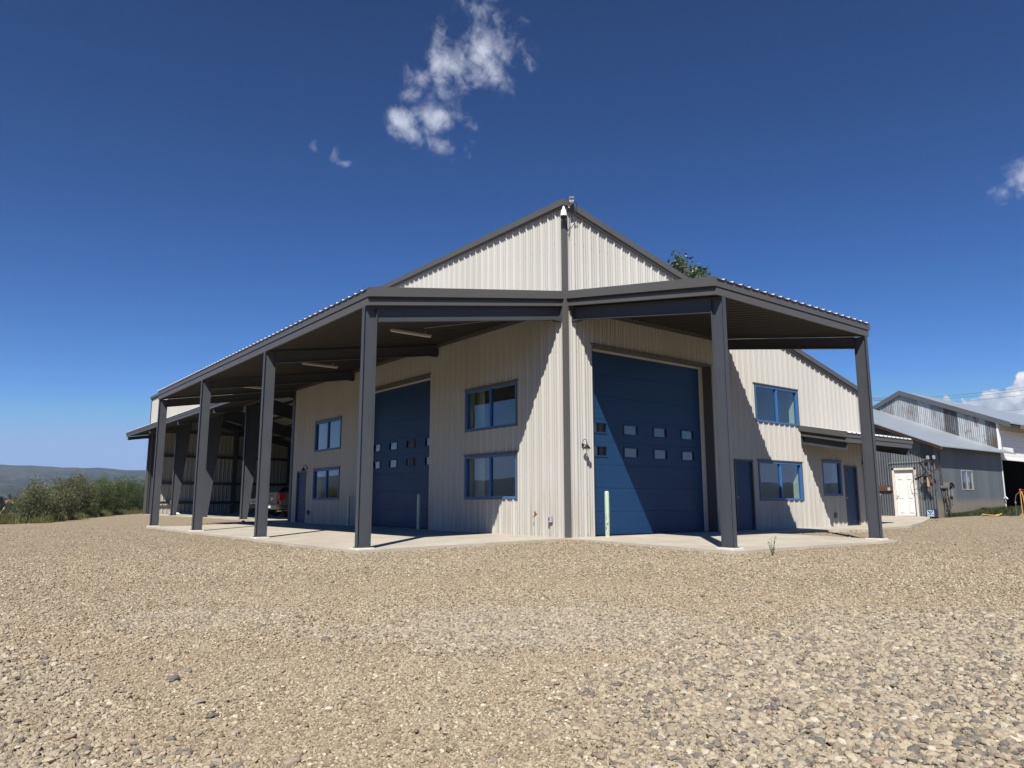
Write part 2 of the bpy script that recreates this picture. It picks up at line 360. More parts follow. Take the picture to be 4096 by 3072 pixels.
# distant hills all round the valley
def hill_h(azd):
    pr = [(-180,.030),(-150,.050),(-120,.06),(-90,.045),(-60,.03),(-20,.022),(10,.02),(40,.022),(60,.03),(70,.037),(78.3,.0397),(79.7,.0389),(81.2,.0411),(82.2,.0401),(83.7,.0408),(84.8,.0419),(86.8,.0420),(92,.040),(104,.030),(109,.034),(112,.031),(115,.037),(119,.030),(124,.028),(128,.034),(134,.033),(150,.028),(165,.03),(180,.030)]
    return np.interp(azd, [p[0] for p in pr], [p[1] for p in pr])
na2 = 1080; az = np.linspace(-PI, PI, na2, endpoint=False); rows = np.array([1900,2150,2400,2600,2750,2900,3050,3200,3350,3500,3650,3800,3900,4000,4150,4350.])
prof = np.array([-.004,.012,.05,.13,.20,.29,.36,.44,.56,.68,.80,.90,.97,1.,.97,.6])
H = hill_h(np.degrees(az))
A2, P2 = np.meshgrid(az, rows); X2 = CAM.x+P2*np.cos(A2); Y2 = CAM.y+P2*np.sin(A2)
Z2 = prof[:, None]*H[None]*4000
nz = 10*wob(X2, Y2, 160) + 7*wob(X2+90, Y2-33, 60) + 4*wob(X2, Y2, 23)
Z2 = Z2 + nz*np.clip(prof[:, None]*2, 0, 1)*np.where(prof[:, None] >= .9, .10, .9)
jag = rng.normal(0, 1, na2); jag = np.convolve(jag, [.25,.5,.25], 'same'); Z2[-4:-1] += jag[None]*1.3
bench = np.exp(-((np.degrees(A2)-85.9)/1.6)**4)*np.exp(-((P2-2620)/230)**4)*54
Z2 = np.maximum(Z2, bench - 2) - 2
me = bpy.data.meshes.new('hills'); nrw = len(rows)
I0 = np.arange(nrw-1)[:, None]*na2 + np.arange(na2)[None]; I1 = np.arange(nrw-1)[:, None]*na2 + (np.arange(na2)+1) % na2
me.from_pydata(np.stack([X2.ravel(), Y2.ravel(), Z2.ravel()], 1).tolist(), [], np.stack([I0, I1, I1+na2, I0+na2], -1).reshape(-1, 4)[:, ::-1].tolist()); me.update()
me.polygons.foreach_set('use_smooth', [True]*len(me.polygons))
m, nt, bs = newmat('forest_hills'); co = objco(nt)
a1 = noise(nt, objco(nt, (1,1,2.5)), .004, 8, .7); a2 = noise(nt, objco(nt, (1,1,2)), .03, 6, .75)
c = ramp(nt, a1, [(.38,(.012,.020,.012)),(.5,(.030,.042,.024)),(.56,(.11,.105,.065)),(.64,(.035,.048,.028)),(.72,(.16,.14,.095))])
c = mixc(nt, maprange(nt, a2, .45, .6, .65, 0), c, (.010,.018,.012))
c = mixc(nt, maprange(nt, noise(nt, objco(nt, (1,1,3)), .018, 9, .82), .64, .70, 0, .8), c, (.50,.45,.38))
L(nt, c, bs.inputs['Base Color']); bs.inputs['Roughness'].default_value = 1; bs.inputs['Specular IOR Level'].default_value = 0
bump(nt, a2, bs, 1., 25.)
me.materials.append(m); ho = bpy.data.objects.new('hills', me); COL.objects.link(ho); ho['kind'] = 'structure'

# haze: one box of even air, sky outside
hz = MB(); hz.box(-4700, 4700, -4700, 4700, -8, 420)
m, nt, bs = newmat('haze_air'); nt.nodes.remove(bs); pv = N(nt, 'ShaderNodeVolumePrincipled'); pv.inputs['Density'].default_value = .00011
pv.inputs['Color'].default_value = (.62,.76,1,1); pv.inputs['Anisotropy'].default_value = .0
L(nt, pv.outputs[0], nt.nodes['Material Output'].inputs['Volume'])
o = hz.build('haze', m); tag(o, kind='stuff'); tag(o, 'thin blue haze of the far air over the valley', 'haze'); 

# ------------------------------------------------------------------ slabs (structure)
def gslab(name, poly, zt, thick=.25, mat=CONC, step=None):
    b = MB(); n = len(poly)
    top = [(x, y, zt(x, y)) for x, y in poly]; bot = [(x, y, zt(x, y)-thick) for x, y in poly]
    b.add(top+bot, [tuple(range(n)), tuple(range(n, 2*n))[::-1]] + [(i, n+i, n+(i+1) % n, (i+1) % n) for i in range(n)])
    o = b.build(name, mat); o['kind'] = 'structure'; return o
ZS = lambda x, y: min(0, x)*.0125
gslab('canopy_slab', [(-5.72,-.12),(-.0,-.12),(-.0,17.75),(-5.72,17.75)], lambda x, y: min(0, x)*.0125)
gslab('entrance_slab', [(-.12,-4.85),(6.55,-4.85),(6.55,-1.02),(6.55,0),(-.12,0)], lambda x, y: min(0, y)*.0145)
gslab('walkway', [(6.56,-1.0),(9.3,-1.0),(12,-1.5),(15.5,-1.25),(15.5,0),(6.56,0)], lambda x, y: y*.012+max(0, x-13)*.008)
gslab('concrete_apron', [(15.51,-1.25),(18,-.62),(20.95,.35),(22.97,1.15),(22.97,9),(15.51,9)], lambda x, y: y*.003 -.0+.02+ (x-15.5)*.0235)
gslab('shed_floor', [(.02,17.95),(14.9,17.95),(14.9,46.0),(.02,46.0)], lambda x, y: -.004)

# ------------------------------------------------------------------ main building
BLD = thing('metal_building', (0,0,0), 'large cream ribbed metal shop with blue doors and dark grey porches on steel posts', 'building')
ytop = 46.1; XE = 14.94
gtop = lambda x: 8.60 - .241*x
PITCH = .3048
PROF = [(0,0),(.012,.0)]
def rib_profile(s0, s1, hmaj=.050, hmin=.020):
    base = [(0,hmaj),(.010,hmaj),(.050,0),(.100,0),(.112,hmin),(.128,hmin),(.140,0),(.188,0),(.200,hmin),(.216,hmin),(.228,0),(.2548,0),(.2948,hmaj)]
    pts = []; k = math.floor(s0/PITCH)
    while k*PITCH < s1:
        pts += [(k*PITCH+a_, h) for a_, h in base]; k += 1
    return pts
def panel(mb, org, sd_, nd, s0, s1, zb, zt, holes=(), back=0, hm=.050):
    """ribbed sheet along direction sd_ (unit xy), rib height along nd; holes=(sa,sb,za,zb)"""
    pts = rib_profile(s0, s1, hm); ss = [p[0] for p in pts]; hh = [p[1] for p in pts]
    br = sorted(set([s0, s1] + [s for s in ss if s0 < s < s1] + [h for q in holes for h in q[:2] if s0 < h < s1]))
    H = lambda s: float(np.interp(s, ss, hh))
    for u0, u1 in zip(br[:-1], br[1:]):
        if u1-u0 < 1e-5: continue
        mid = (u0+u1)/2; cuts = sorted((q[2], q[3]) for q in holes if q[0] < mid < q[1])
        iv = []; lo = None
        cur = zb
        for c0, c1 in cuts:
            if c0 > cur: iv.append((cur, c0))
            cur = max(cur, c1)
        iv.append((cur, None))
        for z0, z1 in iv:
            P = []
            for (s, h) in ((u0, H(u0)), (u1, H(u1))):
                top = zt(s) if z1 is None else z1
                x = org[0]+sd_[0]*s+nd[0]*h; y = org[1]+sd_[1]*s+nd[1]*h
                P.append(((x, y, z0), (x, y, top)))
            if P[0][1][2] <= z0: continue
            mb.add([P[0][0], P[1][0], P[1][1], P[0][1]], [(0,1,2,3)])
# openings
GD_L = (6.43, 11.43, 0, 4.93); GD_R = (.90, 5.90, 0, 4.93)
W_L = [(1.96,4.45,.934,2.197),(1.96,4.45,2.909,4.152),(13.0,15.5,.944,2.19),(13.0,15.5,2.907,4.145)]
W_R = [(8.13,10.66,.896,2.16),(8.13,10.66,3.383,4.626),(11.94,13.22,1.06,2.29)]
D_L = (16.26,17.24,0,2.16); D_R1 = (6.87,7.84,0,2.16); D_R2 = (13.39,14.33,0,2.16)
b = MB(); panel(b, (0,0), (0,1), (-1,0), .05, 17.9, 0, lambda s: gtop(0), W_L+[GD_L, D_L])
b.build('wall', CREAM, BLD)
b = MB(); panel(b, (0,0), (1,0), (0,-1), .05, XE, 0, gtop, W_R+[GD_R, D_R1, D_R2]); b.build('wall', CREAM, BLD)
b = MB(); panel(b, (0,0), (0,1), (-1,0), 17.9, ytop, 6.0, lambda s: gtop(0)); b.build('wall', CREAM, BLD)
# far end wall (seen from inside), back wall, east wall
b = MB(); panel(b, (0,ytop), (1,0), (0,-1), 0, XE, 0, gtop); b.box(0, XE, ytop+.04, ytop+.06, 0, gtop(XE)); b.build('wall', CREAM, BLD)
b = MB(); panel(b, (XE,0), (0,1), (1,0), 0, ytop, 0, lambda s: gtop(XE)); b.box(XE-.10, XE-.08, .3, ytop-.1, 0, gtop(XE)-.05); b.build('wall', CREAM, BLD)
b = MB(); b.add([(.3,17.86,0),(XE-.15,17.86,0),(XE-.15,17.86,gtop(XE)-.1),(.3,17.86,gtop(.3)-.1)], [(0,1,2,3)]); b.add([(.12,17.9,0),(XE-.15,17.9,0),(XE-.15,17.9,gtop(XE)-.1),(.12,17.9,gtop(.12)-.1)], [(0,1,2,3)]); b.build('partition_wall', CREAM, BLD)
# roof
b = MB()
sl = -.241
def roofslab(mb, x0, x1, y0, y1, zf, t=.12):
    mb.hexa([(x0,y0,zf(x0)-t),(x1,y0,zf(x1)-t),(x1,y1,zf(x1)-t),(x0,y1,zf(x0)-t),(x0,y0,zf(x0)),(x1,y0,zf(x1)),(x1,y1,zf(x1)),(x0,y1,zf(x0))])
roofslab(b, -.08, XE+.25, -.08, ytop+.08, lambda x: gtop(x)+.065, .10); b.build('roof', ROOFM, BLD)
# rake / eave trim: high eave along left wall, rake along right wall
b = MB(); b.box(-.14, -.045, -.13, ytop+.13, 8.52, 8.69); b.box(-.10, -.05, -.09, ytop+.09, 8.48, 8.52); b.build('eave_trim', TRIM, BLD)
b = MB(); zf = lambda x, d: gtop(x)+d
for (ya, yb, da, db) in ((-.14,-.045,-.08,.09),(-.10,-.05,-.15,-.08)):
    b.hexa([(-.045,ya,zf(0,da)),(XE+.3,ya,zf(XE+.3,da)),(XE+.3,yb,zf(XE+.3,da)),(-.045,yb,zf(0,da)),(-.045,ya,zf(0,db)),(XE+.3,ya,zf(XE+.3,db)),(XE+.3,yb,zf(XE+.3,db)),(-.045,yb,zf(0,db))])
b.build('rake_trim', TRIM, BLD)
b = MB(); b.box(-.055, .065, -.055, -.045, -.0, 8.48); b.box(-.055, -.045, -.045, .065, -.0, 8.48); b.build('corner_trim', TRIM, BLD)
b = MB(); b.box(XE-.1, XE+.05, -.055, -.035, 0, gtop(XE)-.1); b.box(XE+.035, XE+.05, -.035, .13, 0, gtop(XE)-.1); b.build('corner_trim', CREAM, BLD)
b = MB(); b.box(-.055, .16, 17.78, 18.02, 0, 6.0); b.build('corner_trim', STEEL, BLD)
# base angle + screws rows
b = MB()
for z in (.06, 1.07, 2.35, 4.7):
    for k in range(60):
        s = k*PITCH + .07
        if s < 17.8 and not any(q[0]-.02 < s < q[1]+.02 and q[2] < z < q[3] for q in W_L+[GD_L, D_L]): b.box(-.012, 0, s-.008, s+.008, z-.008, z+.008)
        if s < XE and not any(q[0]-.02 < s < q[1]+.02 and q[2] < z < q[3] for q in W_R+[GD_R, D_R1, D_R2]): b.box(s-.008, s+.008, -.012, 0, z-.008, z+.008)
for z in (6.45, 7.6):
    for k in range(140):
        s = k*PITCH + .07
        b.box(-.012, 0, s-.008, s+.008, z-.008, z+.008)
        if s < XE and z < gtop(s)-.2: b.box(s-.008, s+.008, -.012, 0, z-.008, z+.008)
o = None
b2_ = MB(); b2_.box(-.05,.10,ytop-.1,ytop+.1,0,8.5); b2_.build('corner_trim', TRIM, BLD)
o = b.build('wall_screws', GREYP, BLD); tag(o, kind='stuff')

# T(): maps local (s along wall, n outward, z) to world for the two façades
TL = lambda s, n, z: (-n, s, z)
TR = lambda s, n, z: (s, -n, z)
def lbox(mb, T, s0, s1, n0, n1, z0, z1):
    p = T(s0, n0, z0); q = T(s1, n1, z1)
    mb.box(p[0], q[0], p[1], q[1], min(p[2], q[2]), max(p[2], q[2]))
def sheet(mb, T, s0, s1, n, z0, z1):
    mb.add([T(s0,n,z0), T(s1,n,z0), T(s1,n,z1), T(s0,n,z1)], [(0,1,2,3)])
def ring(mb, T, s0, s1, z0, z1, w, n0, n1, bottom=True):
    lbox(mb, T, s0, s0+w, n0, n1, z0, z1); lbox(mb, T, s1-w, s1, n0, n1, z0, z1)
    lbox(mb, T, s0+w, s1-w, n0, n1, z1-w, z1)
    if bottom: lbox(mb, T, s0+w, s1-w, n0, n1, z0, z0+w)
def window(T, q, split=True, dark=False):
    s0, s1, z0, z1 = q; b = MB(); ring(b, T, s0+.038, s1-.038, z0+.038, z1-.038, .042, -.06, .035)
    mid = (s0+s1)/2
    if split: lbox(b, T, mid-.030, mid+.030, -.05, .025, z0+.08, z1-.08)
    f = b.build('window', BLUEF, BLD)
    b = MB(); ring(b, T, s0, s1, z0, z1, .038, -.10, .042); lbox(b, T, s0-.03, s1+.03, .0, .06, z1-.0, z1+.035); b.build('window_trim', TRIM, f)
    b = MB()
    if split:
        sheet(b, T, s0+.08, mid-.030, -.024, z0+.08, z1-.08); sheet(b, T, mid+.030, s1-.08, -.036, z0+.08, z1-.08)
    else: sheet(b, T, s0+.08, s1-.08, -.024, z0+.08, z1-.08)
    b.build('pane', GLASS, f)
    b = MB(); ring(b, T, s0+.0, s1-.0, z0+.0, z1-.0, .02, -.32, -.10); b.build('window_reveal', DRYW, f)
for q in W_L: window(TL, q)
for q in W_R[:2]: window(TR, q)
window(TR, W_R[2], split=False)
def mandoor(T, q, hinge_low, frame_mat):
    s0, s1, z0, z1 = q; b = MB(); lbox(b, T, s0+.05, s1-.05, -.06, -.015, z0+.015, z1-.05); d = b.build('door', BLUE, BLD)
    b = MB(); ring(b, T, s0, s1, z0, z1, .05, -.08, .042, bottom=False); lbox(b, T, s0+.05, s1-.05, -.08, .03, -.005, .014); b.build('door_frame', TRIM, d)
    sh = s0+.11 if not hinge_low else s1-.11
    b = MB(); c = T(sh, 0, 1.0); ax = 'x' if T is TL else 'y'; 
    b.lathe([(.0,-.015),(.012,-.015),(.012,.03),(.03,.035),(.034,.055),(.022,.072),(0,.075)] if False else [(.028,-.015),(.028,-.01),(.010,-.01),(.010,.025),(.028,.030),(.030,.052),(.0,.058)], (0,0,0), 14, 'z')
    o = b.build('door_handle', GALV, d); o.location = c
    o.rotation_euler = (0, -PI/2, 0) if T is TL else (PI/2, 0, 0)
    se = s0+.05 if hinge_low else s1-.05
    for z in (.25, 1.1, 1.9):
        b = MB(); lbox(b, T, se-.02, se+.02, -.02, .012, z, z+.12); b.build('hinge', BLACK, d)
mandoor(TL, D_L, False, TRIM); mandoor(TR, D_R1, False, TRIM); mandoor(TR, D_R2, False, TRIM)

def garage(T, q, mirror):
    s0, s1, z0, z1 = q
    b = MB(); n0, n1 = -.34, -.30
    # sections with small joint gaps and shallow horizontal grooves
    secs = 8; H = (z1-.06)/secs; cs = [s0+.53+1.22*k for k in range(4)]
    pan = (s0+.19, s1-.18) if not mirror else (s0+.19, s1-.19)
    wins = [(c-.28, c+.28) for c in cs]
    for k in range(secs):
        za = .012+k*H; zb_ = za+H-.005
        wz = None
        if k in (3, 4): wz = ((2.06, 2.33) if k == 3 else (2.68, 2.95))
        rows_ = [za + (zb_-za)*j/4 for j in range(5)]
        segs = []
        if wz is None:
            for j in range(4): lbox(b, T, pan[0], pan[1], n0, n1, rows_[j]+.0025, rows_[j+1]-.0025)
            lbox(b, T, pan[0], pan[1], n0, n1-.003, za, zb_)
        else:
            lbox(b, T, pan[0], pan[1], n0, n1, za, wz[0]); lbox(b, T, pan[0], pan[1], n0, n1, wz[1], zb_)
            e = [pan[0]]
            for w0, w1 in wins: e += [w0, w1]
            e.append(pan[1])
            for j in range(0, len(e), 2): lbox(b, T, e[j], e[j+1], n0, n1, wz[0], wz[1])
    d = b.build('garage_door', BLUE, BLD)
    for zz in ((2.06, 2.33), (2.68, 2.95)):
        for w0, w1 in wins:
            b = MB(); ring(b, T, w0-.02, w1+.02, zz[0]-.02, zz[1]+.02, .035, n1, n1+.018); f = b.build('window', BLUE, d)
            b = MB(); sheet(b, T, w0, w1, n0+.018, zz[0], zz[1]); b.build('pane', GLASS, f)
    b = MB(); e = .03                                   # cream jamb and header strip behind the panel face
    lbox(b, T, s0-.1, s0+.185, n0-.05, n1+.012, 0, z1); lbox(b, T, s1-.185, s1+.1, n0-.05, n1+.012, 0, z1); lbox(b, T, s0+.185, s1-.185, n0-.05, n1+.012, z1-.065, z1+.1)
    b.build('door_jamb', CREAM, d)
    b = MB()                                            # dark reveal
    lbox(b, T, s0-.012, s0, n1+.012, .045, 0, z1+.01); lbox(b, T, s1, s1+.012, n1+.012, .045, 0, z1+.01); lbox(b, T, s0, s1, n1+.012, .045, z1-.002, z1+.012)
    lbox(b, T, s0-.05, s1+.05, .036, .06, z1+.012, z1+.05)
    b.build('door_reveal', TRIM, d)
garage(TL, GD_L, False); garage(TR, GD_R, False)

# inside: floors, liner, rooms behind the windows
b = MB(); b.box(.35, XE-.2, .35, 17.8, -.05, -.01); b.build('shop_floor', CONC, BLD)
for bx_ in ((7.0,7.05,.34,4.5,0,5.6),(10.95,11.0,.34,4.5,0,5.4),(7.05,10.95,4.45,4.5,0,5.4),(7.05,10.95,.34,4.45,2.72,2.8),(7.05,10.95,.34,4.45,5.3,5.34),
  (11.5,14.6,3.5,3.55,0,3.5),(14.55,14.6,.34,3.5,0,3.5),(11.45,11.5,.34,3.5,0,3.5),
  (.34,4.0,4.75,4.8,0,5.6),(.34,4.0,1.0,1.05,0,5.6),(4.0,4.05,1.0,4.8,0,5.6),(.34,4.0,1.05,4.75,2.5,2.6),(.34,4.0,1.05,4.75,5.3,5.34),
  (.34,4.0,12.6,12.65,0,5.6),(.34,4.0,17.6,17.65,0,5.6),(4.0,4.05,12.6,17.6,0,5.6),(.34,4.0,12.65,17.6,2.5,2.6)):
    b = MB(); b.box(*bx_); b.build('room_partition', DRYW, BLD)
b = MB()   # blinds hanging inside the small window and curtains in the big left windows
for k in range(14): b.obox((12.30, .30, 1.14+.05*k), (.33,0,0), (0,.012,.008), (0,.001,.0015))
b.build('window_blind', WHITE, BLD)
CURT = plain('curtain_cloth', (.50,.55,.50), .9, 0, .05)
for zb_, zt_ in ((.9, 2.25), (2.9, 4.2)):
    b = MB(); pts = [(.45+.03*(k % 2), 4.52-.028*k) for k in range(14)]
    b.add([(x_,y_,zb_) for x_,y_ in pts]+[(x_,y_-.10*0,zt_) for x_,y_ in pts], [(k,k+1,k+15,k+14) for k in range(13)], True)
    b.build('curtain', CURT, BLD)

# open shed: frames, purlins, girts
fy = [24.95, 31.95, 39.0]
def ibeam(mb, p0, p1, depth_dir, side_dir, d0, d1, bw, tw=.012, tf=.016):
    """I section from p0 to p1 (outer flange line); web extends along depth_dir by d0..d1"""
    p0, p1, dd, ss = Vector(p0), Vector(p1), Vector(depth_dir), Vector(side_dir)
    def pr(c0, c1, hw, e0, e1):
        mb.hexa([c0-ss*hw+dd*0, c0+ss*hw, c0+ss*hw+dd*e0, c0-ss*hw+dd*e0, c1-ss*hw, c1+ss*hw, c1+ss*hw+dd*e1, c1-ss*hw+dd*e1])
    pr(p0, p1, bw/2, tf, tf)
    pr(p0+dd*tf, p1+dd*tf, tw/2, d0-2*tf, d1-2*tf)
    pr(p0+dd*(d0-tf), p1+dd*(d1-tf), bw/2, tf, tf)
for k, y in enumerate(fy+[45.75]):
    b = MB(); ibeam(b, (.14, y, 0), (.14, y, 8.1), (1,0,0), (0,1,0), .34, 1.15 if k < 3 else .5, .18); b.box(.08, .52, y-.13, y+.13, 0, .025); b.build('frame_column', STEEL, BLD)
    b = MB(); u = Vector((1,0,-.241)).normalized(); dn = Vector((-.241,0,-1)).normalized()
    ibeam(b, Vector((.3,y,gtop(.3)-.35)), Vector((XE-.3,y,gtop(XE-.3)-.35)), dn, (0,1,0), 1.0 if k < 3 else .4, .55 if k < 3 else .4, .18)
    b.build('rafter', STEEL, BLD)
b = MB(); ibeam(b, (.3,18.2,gtop(.3)-.35), (XE-.3,18.2,gtop(XE-.3)-.35), dn, (0,1,0), .5, .5, .16)
b.build('rafter', STEEL, BLD)
for k in range(10):
    x = .5+1.5*k; b = MB(); z = gtop(x)-.24
    b.box(x, x+.012, 18.0, 46.0, z-.1, z+.1); b.box(x+.012, x+.07, 18.0, 46.0, z+.088, z+.1); b.box(x-.055, x, 18.0, 46.0, z-.1, z-.088)
    b.build('purlin', STEEL, BLD)
b = MB(); roofslab(b, .1, XE-.1, 18.05, 46.0, lambda x: gtop(x)-.11, .02); b.build('roof_insulation', INSUL, BLD)
for z in (.82, 2.27, 4.31, 6.14):
    b = MB(); x1 = min(XE-.2, (8.6-z-.5)/.241); b.box(.55, x1, 45.86, 45.875, z-.1, z+.1); b.box(.55, x1, 45.80, 45.86, z+.085, z+.1); b.box(.55, x1, 45.875, 46.03, z-.1, z-.085); b.build('girt', STEEL, BLD)
for x in (6.2, 10.6):
    b = MB(); ibeam(b, (x, 45.55, 0), (x, 45.55, gtop(x)-.5), (0,1,0), (1,0,0), .28, .28, .18); b.build('endwall_column', STEEL, BLD)
b = MB(); b.box(.02, .10, 18.02, 46.0, 5.86, 6.04); b.build('eave_strut', STEEL, BLD)

# ------------------------------------------------------------------ porches
def porch(T, W, S0, S1, zw, slope, posts, name='porch', fas=.34, beams=True, bm_d=.31, post_n=None, wall_post=False):
    """shed canopy on wall T, from the wall (n=0) out to n=W, s from S0 to S1; zw = top at wall"""
    zt = lambda n: zw - slope*n
    def sl_box(mb, s0, s1, n0, n1, a_, b_):
        P = [T(s0,n0,zt(n0)+a_), T(s1,n0,zt(n0)+a_), T(s1,n1,zt(n1)+a_), T(s0,n1,zt(n1)+a_), T(s0,n0,zt(n0)+b_), T(s1,n0,zt(n0)+b_), T(s1,n1,zt(n1)+b_), T(s0,n1,zt(n1)+b_)]
        mb.hexa(P)
    r = MB()     # ribbed roof sheet
    pts = rib_profile(S0+.03, S1-.03, .04, .0); pts = [p for p in pts if S0+.03 <= p[0] <= S1-.03]
    for (u0, h0), (u1, h1) in zip(pts[:-1], pts[1:]):
        q0 = [T(u0, .0, zt(0)+h0+.004), T(u1, .0, zt(0)+h1+.004), T(u1, W+.05, zt(W+.05)+h1+.004), T(u0, W+.05, zt(W+.05)+h0+.004)]
        r.add(q0, [(0,1,2,3)]); r.add([(p[0], p[1], p[2]-.003) for p in q0], [(3,2,1,0)])
    r.build('porch_roof', ROOFM, BLD)
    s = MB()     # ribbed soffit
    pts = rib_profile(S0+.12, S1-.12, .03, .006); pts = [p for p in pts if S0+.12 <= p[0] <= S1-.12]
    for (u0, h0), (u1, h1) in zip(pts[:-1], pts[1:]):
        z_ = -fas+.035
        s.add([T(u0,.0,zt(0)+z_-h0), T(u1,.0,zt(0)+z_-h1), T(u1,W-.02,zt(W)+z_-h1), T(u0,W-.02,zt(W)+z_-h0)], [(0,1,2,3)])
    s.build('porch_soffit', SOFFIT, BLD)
    f = MB()     # eave fascia (outer), two bands with a thin reveal
    lbox(f, T, S0+.0, S1-.0, W-.02, W+.02, zt(W)-fas/2+.005, zt(W)); lbox(f, T, S0+.06, S1-.06, W-.04, W+.0, zt(W)-fas, zt(W)-fas/2-.005)
    f.build('porch_fascia', TRIM, BLD)
    for (e, sg) in ((S0, 1), (S1, -1)):   # rake fascias at both ends
        f = MB(); sl_box(f, e, e+sg*.10, 0, W-.02, -fas/2+.01, .045)
        sl_box(f, e+sg*.06, e+sg*.10, 0, W-.04, -fas, -fas/2-.045)
        sl_box(f, e+sg*.10, e+sg*.14, 0, W-.04, -fas, -fas/2+.01)
        sl_box(f, e-sg*.0, e+sg*.10, 0, W-.04, -fas-.0, -fas+.018) if False else None
        f.build('porch_rake', TRIM, BLD)
    l = MB(); sl_box(l, S0+.14, S1-.14, .036, .06, -fas-.10, -fas+.03); l.build('wall_flashing', TRIM, BLD)
    pn = post_n if post_n is not None else W-.15
    for k, sp in enumerate(posts):
        bm = MB(); e0, e1 = (.05, pn-.14)
        if not beams: e1 = pn
        za = -fas-.035
        for (hw, a_, b_) in ((.055, za-.012, za), (.005, za-bm_d+.012, za-.012), (.055, za-bm_d, za-bm_d+.012)):
            sl_box(bm, sp-hw, sp+hw, e0, e1, a_, b_)
        sl_box(bm, sp-.09, sp+.09, .036, .05, za-bm_d-.03, za+.02)
        lbox(bm, T, sp-.09, sp+.09, .04, .22, zt(0)+za-bm_d-.055, zt(0)+za-bm_d-.035) 
        bm.build('porch_beam', STEEL, BLD)
    return zt
PY = [.18, 6.08, 12.05, 17.98]
ztL = porch(TL, 5.55, -.02, 18.32, 6.19, .164, PY)
PX = [.27, 6.30]
ztR = porch(TR, 4.60, -.02, 6.53, 6.19, .162, PX)
def post(T, s, n, zt_, zg, seam=False):
    P = T(s, n, 0); b = MB(); d, bw = .305, .105; top = zt_(n)-.375
    b2 = lambda s0, s1, n0, n1, z0, z1: lbox(b, T, s+s0, s+s1, n+n0, n+n1, z0, z1)
    b2(-bw/2, bw/2, d/2-.012, d/2, zg, top); b2(-bw/2, bw/2, -d/2, -d/2+.012, zg, top); b2(-.005, .005, -d/2+.012, d/2-.012, zg, top)
    b2(-bw/2, bw/2, -d/2+.012, d/2-.012, top-.012, top+.0)
    p = b.build('porch_post', STEEL, BLD)
    b = MB(); b2(-.09, .09, -d/2-.02, d/2+.02, zg-.0, zg+.014); b.build('base_plate', STEEL, p)
    for i in (-1, 1):
        for j in (-.10, .10): b = MB(); c = T(s+i*.03, n+j, 0); b.lathe([(.016,zg+.014),(.016,zg+.03),(.008,zg+.03),(.008,zg+.055),(0,zg+.055)], (c[0],c[1],0), 8); b.build('anchor_bolt', RUST, p)
    b = MB(); a_ = .21
    c = T(s, n+.01, 0); z0, z1 = zg-.14, zg-.002
    prof = []
    n_ = 6
    def ringp(w, z):
        r_ = .05; out = []
        for (cx_, cy_, st) in ((w-r_,w-r_,0),(-w+r_,w-r_,PI/2),(-w+r_,-w+r_,PI),(w-r_,-w+r_,1.5*PI)):
            for k in range(n_): t = st+PI/2*k/(n_-1); out.append((c[0]+cx_+r_*math.cos(t), c[1]+cy_+r_*math.sin(t), z))
        return out
    A_ = ringp(a_+.01, z0)+ringp(a_, z1-.015)+ringp(a_-.015, z1); m_ = 4*n_
    b.add(A_, [(i*m_+k, i*m_+(k+1) % m_, (i+1)*m_+(k+1) % m_, (i+1)*m_+k) for i in range(2) for k in range(m_)]+[tuple(range(2*m_, 3*m_))])
    o = b.build('post_footing', PADM, p)
    if seam:
        b = MB(); b2(-.008, .008, -d/2+.013, d/2-.013, .74, .746); b.build('weld_seam', STEEL, p)
for y in PY: post(TL, y, 5.42, ztL, -.035)
for k, x in enumerate(PX): post(TR, x, 4.46, ztR, -.03, k == 0)
# low awning along the open shed, on brackets
W2 = 1.55
def awning(T, W, S0, S1, zw, slope, brs, fas):
    return porch(T, W, S0, S1, zw, slope, brs, fas=fas, beams=True, bm_d=.24, post_n=W+.10)
awning(TL, 1.55, 18.5, 46.25, 6.15, .164, [24.95, 31.95, 39.0, 45.9], .30)
# small awning on right gable wall, and its twin round the corner
ztS = awning(TR, 1.62, 10.62, 15.42, 3.39, .20, [10.80, 15.15], .31)
b = MB(); b.hexa([(15.05,.6,2.55),(16.6,.6,2.22),(16.6,2.6,2.22),(15.05,2.6,2.55),(15.05,.6,2.62),(16.6,.6,2.29),(16.6,2.6,2.29),(15.05,2.6,2.62)])
b.box(16.5,16.62,.5,2.7,2.05,2.32); b.hexa([(15.0,.5,2.35),(16.6,.5,2.05),(16.6,.56,2.05),(15.0,.56,2.35),(15.0,.5,2.64),(16.6,.5,2.32),(16.6,.56,2.32),(15.0,.56,2.64)]); b.build('side_awning', TRIM, BLD)

